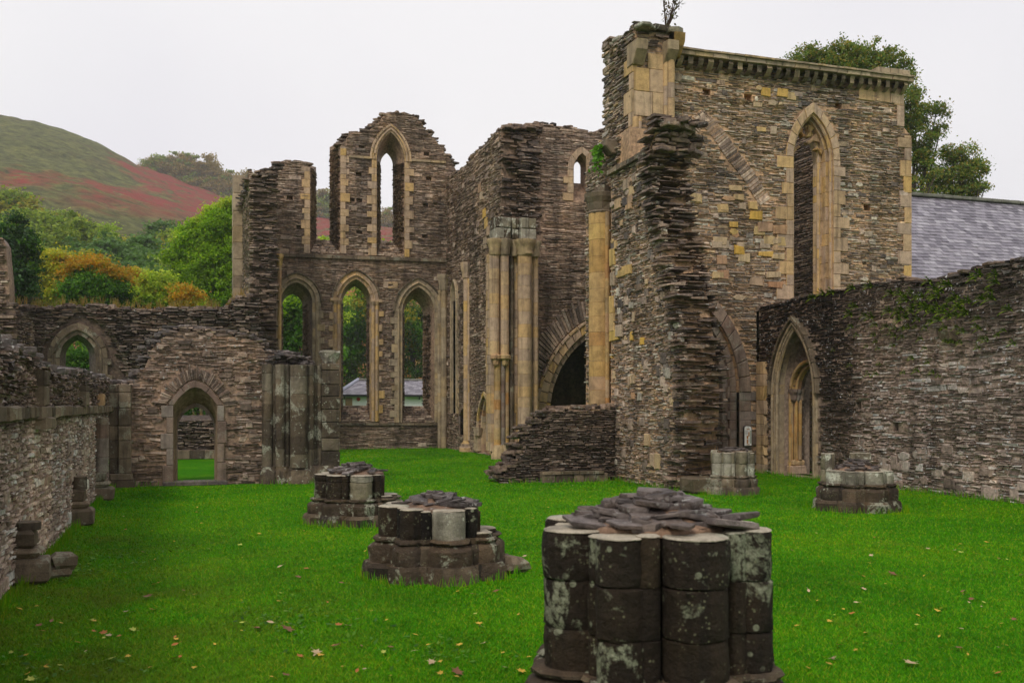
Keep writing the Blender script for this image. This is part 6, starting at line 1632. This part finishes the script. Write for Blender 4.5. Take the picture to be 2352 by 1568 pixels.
def far_trees():
    kinds = {}
    def proto(kind, mat, h, w, ncl, per, size, cr, mat2=None, frac=0):
        kinds[kind] = (mat, h, w, ncl, per, size, cr, mat2, frac, None)
    proto('mid', 'f_hill', 12, 11, 80, 70, .34, 1.5); proto('olive', 'f_hill_olive', 12, 10, 80, 70, .34, 1.4, 'f_hill', .5)
    proto('teal', 'f_hill_teal', 12, 12, 85, 70, .34, 1.5); proto('bright', 'f_hill_bright', 10, 8, 60, 70, .3, 1.2)
    proto('ridge', 'f_ridge', 22, 11, 110, 80, .40, 1.7, 'f_hill', .35); proto('ridgeg', 'f_hill', 22, 12, 110, 80, .40, 1.7, 'f_ridge', .3)
    protos = {}
    def put(kind, label, px, ytop, ybot, D, wide=1.0, group='trees on the misty hillside', zb=None):
        x, y, zt = PD(px, ytop, D); zb = (EYE + (930 - ybot) / 2287 * D) if zb is None else zb
        mat, h, w, ncl, per, size, cr, mat2, frac, _ = kinds[kind]; H = max(4, zt - zb); s = H / h
        if kind not in protos:
            protos[kind] = tree(label, (0, 0, 0), h, (w / 2, w / 2, h * .5), mat, ncl, per, size, cr, group=group, mat2=mat2, frac=frac, bottom=-.8)
            t = protos[kind]; t.location = (x, y, zb); t.scale = (s * wide, s * wide, s); t['label'] = label; t['group'] = group
            t.rotation_euler = (0, 0, U(0, 6.28))
        else: dup(protos[kind], (x, y, zb), U(0, 6.28), (s * wide, s * wide, s), label, group)
    L1 = 'trees on the misty hillside'
    for a in (('olive', 'olive tree high on the slope at the left edge', 30, 432, 540, 175, 1.1), ('mid', 'broad green tree on the slope above the yellowing tree', 112, 474, 600, 150, 1.25),
              ('mid', 'green tree between the broad one and the bright one', 165, 500, 610, 140, 1.0), ('bright', 'small bright green tree in the middle of the slope', 222, 500, 590, 150, .9),
              ('olive', 'olive bush below the bright green tree', 265, 535, 620, 145, 1.1), ('teal', 'dark bluish tree under the bright green one', 232, 542, 650, 120, 1.15),
              ('mid', 'green tree on the slope left of the dark pair', 290, 548, 640, 135, 1.0), ('teal', 'dark bluish tree right of the green slope tree', 322, 530, 660, 125, 1.2),
              ('teal', 'tall dark tree near the left side of the big ash', 372, 560, 680, 115, 1.2), ('teal', 'round dark tree high beside the red bracken', 378, 500, 590, 165, 1.1),
              ('olive', 'olive topped tree just behind the big ash', 415, 520, 620, 150, 1.1), ('mid', 'green tree standing low behind the dark tree at the edge', 60, 545, 680, 110, 1.1),
              ('olive', 'olive tree low on the slope over the orange crown', 190, 570, 690, 105, 1.1), ('teal', 'dark tree behind the rusty orange tree', 285, 590, 700, 105, 1.2),
              ('mid', 'green tree low behind the lime yellow one', 345, 600, 710, 100, 1.2), ('mid', 'green tree showing at the far left behind the fragment', -20, 470, 640, 140, 1.2),
              ('bright', 'pale green bush on the slope beside the bracken', 205, 505, 575, 190, 1.0), ('olive', 'small olive tree on the bracken above the broad tree', 150, 480, 545, 200, .9),
              ('teal', 'dark tree low between bush and ash', 420, 600, 720, 100, 1.2), ('mid', 'green tree just left of the big ash trunk', 445, 560, 700, 105, 1.1)): put(a[0], a[1], a[2], a[3] - 4, a[4] + 34, *a[5:6], a[6] * 1.15, L1)
    L2 = 'hilltop wood'
    for i, (k, px, yt, yb, D) in enumerate((('ridgeg', 352, 352, 400, 505), ('ridgeg', 376, 345, 410, 510), ('ridge', 398, 348, 420, 510), ('ridge', 420, 350, 428, 508), ('ridge', 447, 372, 440, 505), ('ridge', 470, 356, 450, 508), ('ridge', 492, 376, 458, 506), ('ridge', 514, 388, 466, 500), ('ridgeg', 533, 390, 470, 505), ('ridgeg', 556, 398, 478, 508), ('ridge', 580, 394, 485, 510), ('ridge', 604, 400, 490, 505), ('ridgeg', 630, 410, 492, 505), ('ridgeg', 662, 416, 495, 508), ('ridge', 694, 424, 500, 505), ('ridgeg', 728, 425, 508, 500), ('ridgeg', 748, 430, 510, 503), ('ridge', 800, 450, 520, 505), ('ridge', 850, 468, 525, 505), ('ridge', 884, 474, 528, 500), ('ridge', 912, 484, 535, 505))):
        put(k, 'tree of the misty hilltop wood along the skyline' if k == 'ridge' else 'greener tree of the misty hilltop wood along the skyline', px, yt, yb + 42, D + 26, 1.3, L2)
far_trees()

# ------------------------------------------------------------------ grass blades and fallen leaves
FOOT = [((-3.2, -0), (-1.9, 30))]
def blocked(x, y):
    if x < -1.75: return True
    if x > 16.7: return True
    for cx, cy, r in ((2.93, 5.95, .95), (2.98, 12.1, .95), (2.9, 17.9, .95), (12.82, 16.9, .95), (12.35, 20.9, .8)):
        if (x - cx) ** 2 + (y - cy) ** 2 < r * r: return True
    return False
def grass():
    n = 650000
    d = 6.2 * (50 / 6.2) ** rng.random(n) ; an = rng.uniform(-.60, .60, n)                      # thick near the viewer, thinner away
    x = d * (SN + np.tan(an) * CS); y = d * (CS - np.tan(an) * SN)
    keep = (x > -1.8) & (x < 16.8) & ((y < 27.2) | ((x > 4) & (x < 11.9) & (y < 47.3)))
    for cx, cy, r in ((2.93, 5.95, .72), (2.98, 12.1, .78), (2.9, 17.9, .78), (12.82, 16.9, .78), (12.35, 20.9, .65)):
        keep &= ((x - cx) ** 2 + (y - cy) ** 2) > r * r
    x, y, d = x[keep], y[keep], d[keep]; n = len(x)
    a = rng.uniform(0, 6.28, n); h = rng.uniform(.010, .028, n); w = .0028 * np.clip(d / 7, 1, 6); le = rng.normal(0, .55, (n, 2)) * h[:, None]
    ca, sa = np.cos(a) * w, np.sin(a) * w; z0 = np.zeros(n)
    q = np.stack([np.stack([x - ca, y - sa, z0], 1), np.stack([x + ca, y + sa, z0], 1), np.stack([x + ca * .4 + le[:, 0], y + sa * .4 + le[:, 1], h], 1), np.stack([x - ca * .4 + le[:, 0] * 1.1, y - sa * .4 + le[:, 1] * 1.1, h * .96], 1)], 1).reshape(-1, 3)
    o = cloud_obj('grass', q, M['blade']); o['kind'] = 'stuff'; o['label'] = 'short bright green grass blades of the lawn'
    # darker rank grass at the feet of walls and piers
    q = []
    def edge(x0, y0, x1, y1, dens, nx, ny, hh=(.05, .17)):
        L_ = math.hypot(x1 - x0, y1 - y0)
        for k in range(int(L_ * dens)):
            f = random.random(); x, y = x0 + (x1 - x0) * f + nx * abs(random.gauss(0, .06)), y0 + (y1 - y0) * f + ny * abs(random.gauss(0, .06)); h = U(*hh); dx, dy = U(-.04, .04), U(-.04, .04); w = .006
            q.extend([(x - w, y, 0), (x + w, y, 0), (x + dx + .002, y + dy, h), (x + dx - .002, y + dy, h)])
    edge(-1.84, 8, -1.84, 27, 80, 1, 0); edge(-1.8, 27.42, 1.0, 27.42, 45, 0, -1); edge(1.9, 27.2, 3.6, 26.9, 45, 0, -1); edge(8.2, 25.42, 11.4, 25.2, 50, 0, -1); edge(11.34, 25.4, 11.34, 21.5, 50, -1, 0); edge(16.82, 10, 16.82, 27, 80, -1, 0); edge(4, 47.4, 12, 47.4, 20, 0, -1)
    for cx, cy, r in ((2.93, 5.95, .93), (2.98, 12.1, .95), (2.9, 17.9, .95), (12.82, 16.9, .95), (12.35, 20.9, .8)):
        for k in range(420):
            a = U(0, 6.28); rr = r + abs(random.gauss(0, .05)); x, y = cx + math.cos(a) * rr, cy + math.sin(a) * rr; h = U(.04, .15); dx, dy = U(-.04, .04), U(-.03, .03)
            q.extend([(x - .005, y, 0), (x + .005, y, 0), (x + dx, y + dy, h), (x + dx - .003, y + dy, h)])
    o = cloud_obj('long_grass', np.array(q), M['blade']); o['kind'] = 'stuff'; o['label'] = 'longer grass left by the mower along the wall feet'
grass()

def leaf_mesh(kind):
    B = MB(); v = []
    if kind == 'maple':
        prof = [(0, -.5), (.18, -.3), (.48, -.34), (.30, -.08), (.52, .14), (.22, .16), (.14, .30), (0, .55)]
    else:
        prof = [(0, -.5), (.14, -.28), (.22, 0), (.16, .26), (0, .52)]
    curl = U(.15, .45); bend = U(-.3, .3)
    zf = lambda x, y: .04 + curl * x * x + bend * y * y * .6
    for sgn in (-1, 1):
        p = [(sgn * a, b, zf(a, b) + U(-.03, .03)) for a, b in prof]; mid = [(0, b, zf(0, b)) for a, b in prof]
        for i in range(len(prof) - 1):
            B.add([mid[i], p[i], p[i + 1], mid[i + 1]], [(0, 1, 2, 3)])
    B.add([(-.015, -.5, .05), (.015, -.5, .05), (.03, -.95, .1), (0, -.95, .1)], [(0, 1, 2, 3)])
    return B
def fallen_leaves():
    lab = {'yellow': 'bright yellow fallen leaf lying on the lawn', 'orange': 'rust orange fallen leaf lying on the lawn', 'brown': 'curled dark brown fallen leaf lying on the lawn', 'pale': 'pale buff fallen leaf lying on the lawn', 'lime': 'yellow green fallen leaf lying on the lawn'}
    protos = []
    for c in lab:
        for kd in ('maple', 'ovate'):
            B = leaf_mesh(kd); o = B.build('fallen_leaf', M['fall_' + c]); tag(o, lab[c], 'leaf', 'fallen leaves on the lawn'); protos.append([o, c, kd, False])
    wts = {'yellow': .38, 'orange': .17, 'brown': .14, 'pale': .2, 'lime': .11}
    # the ones that catch the eye, then the scatter
    fixed = [(360, 1345, 'orange', .15), (338, 1375, 'brown', .15), (652, 1332, 'yellow', .12), (643, 1305, 'pale', .12), (728, 1506, 'pale', .13), (660, 1452, 'brown', .2), (1100, 1437, 'yellow', .1), (1090, 1370, 'brown', .14), (1140, 1362, 'brown', .12), (430, 1413, 'brown', .1), (250, 1522, 'lime', .16), (400, 1520, 'yellow', .12), (2350, 1325, 'brown', .13), (2090, 1530, 'pale', .16), (2270, 1266, 'orange', .1), (1930, 1488, 'orange', .1), (2050, 1322, 'brown', .17), (590, 1448, 'brown', .14), (622, 1435, 'pale', .12), (800, 1443, 'pale', .11), (770, 1490, 'brown', .13), (705, 1310, 'orange', .12), (685, 1330, 'brown', .12), (118, 1432, 'brown', .12), (90, 1442, 'brown', .1), (290, 1410, 'pale', .09), (215, 1432, 'yellow', .09), (1050, 1550, 'brown', .15), (1160, 1540, 'pale', .12), (1000, 1412, 'lime', .1)]
    spots = [(*GP(a, b), c, s * .72) for a, b, c, s in fixed]
    while len(spots) < 285:
        r = random.random()
        if r < .55: px, py = U(-20, 1230), 1150 + 420 * random.random() ** .9
        elif r < .75: px, py = U(500, 2352), U(1080, 1330)
        else: px, py = U(1790, 2352), U(1180, 1560)
        x, y = GP(px, py)
        if blocked(x, y) or y > 40: continue
        if y > 26.5 and (x < 4 or x > 8): continue
        spots.append((x, y, random.choices(list(wts), list(wts.values()))[0], U(.035, .078)))
    for x, y, c, s in spots:
        pr = [p for p in protos if p[1] == c]; p = random.choice(pr)
        if not p[3]: o = p[0]; p[3] = True
        else: o = p[0].copy(); COL.objects.link(o)
        o.location = (x, y, .03); o.scale = (s, s, s); o.rotation_euler = (U(-.35, .35), U(-.35, .35), U(0, 6.28))
    for p in protos:
        if not p[3]: bpy.data.objects.remove(p[0])
fallen_leaves()
def weeds():
    """low dandelion-like rosettes in the worn turf"""
    pos = []
    for cx, cy, r, n in ((170, 1300, .5, 260), (100, 1320, .35, 120), (660, 1420, .35, 160), (1000, 1500, .25, 60), (90, 1560, .35, 120)):
        x, y = GP(cx, cy)
        pos += [(x + random.gauss(0, r), y + random.gauss(0, r * 1.6), U(.015, .05)) for k in range(n)]
    pos = [p for p in pos if not blocked(p[0], p[1])]
    o = cloud_obj('weeds', leaf_cloud(np.array(pos), .03, 1.4, .5), M['f_wood']); o['kind'] = 'stuff'; o['label'] = 'low broad leaved weeds spreading in the turf'
weeds()

# ------------------------------------------------------------------ misty air
def haze():
    B = MB(); B.box((0, 320, 100), (2200, 760, 230)); 
    m = bpy.data.materials.new('misty_air'); m.use_nodes = True; nt = m.node_tree; nt.nodes.clear()
    o = nt.nodes.new('ShaderNodeOutputMaterial'); v = nt.nodes.new('ShaderNodeVolumePrincipled'); v.inputs['Density'].default_value = .0003; v.inputs['Color'].default_value = (1, 1, 1, 1); v.inputs['Anisotropy'].default_value = .0
    nt.links.new(v.outputs[0], o.inputs['Volume'])
    ob = B.build('haze', m); ob['kind'] = 'stuff'; ob['label'] = 'thin rainy mist veiling the far hillside'
    try: m.cycles.homogeneous_volume = True
    except Exception: pass
HAZE = True
if HAZE: haze()
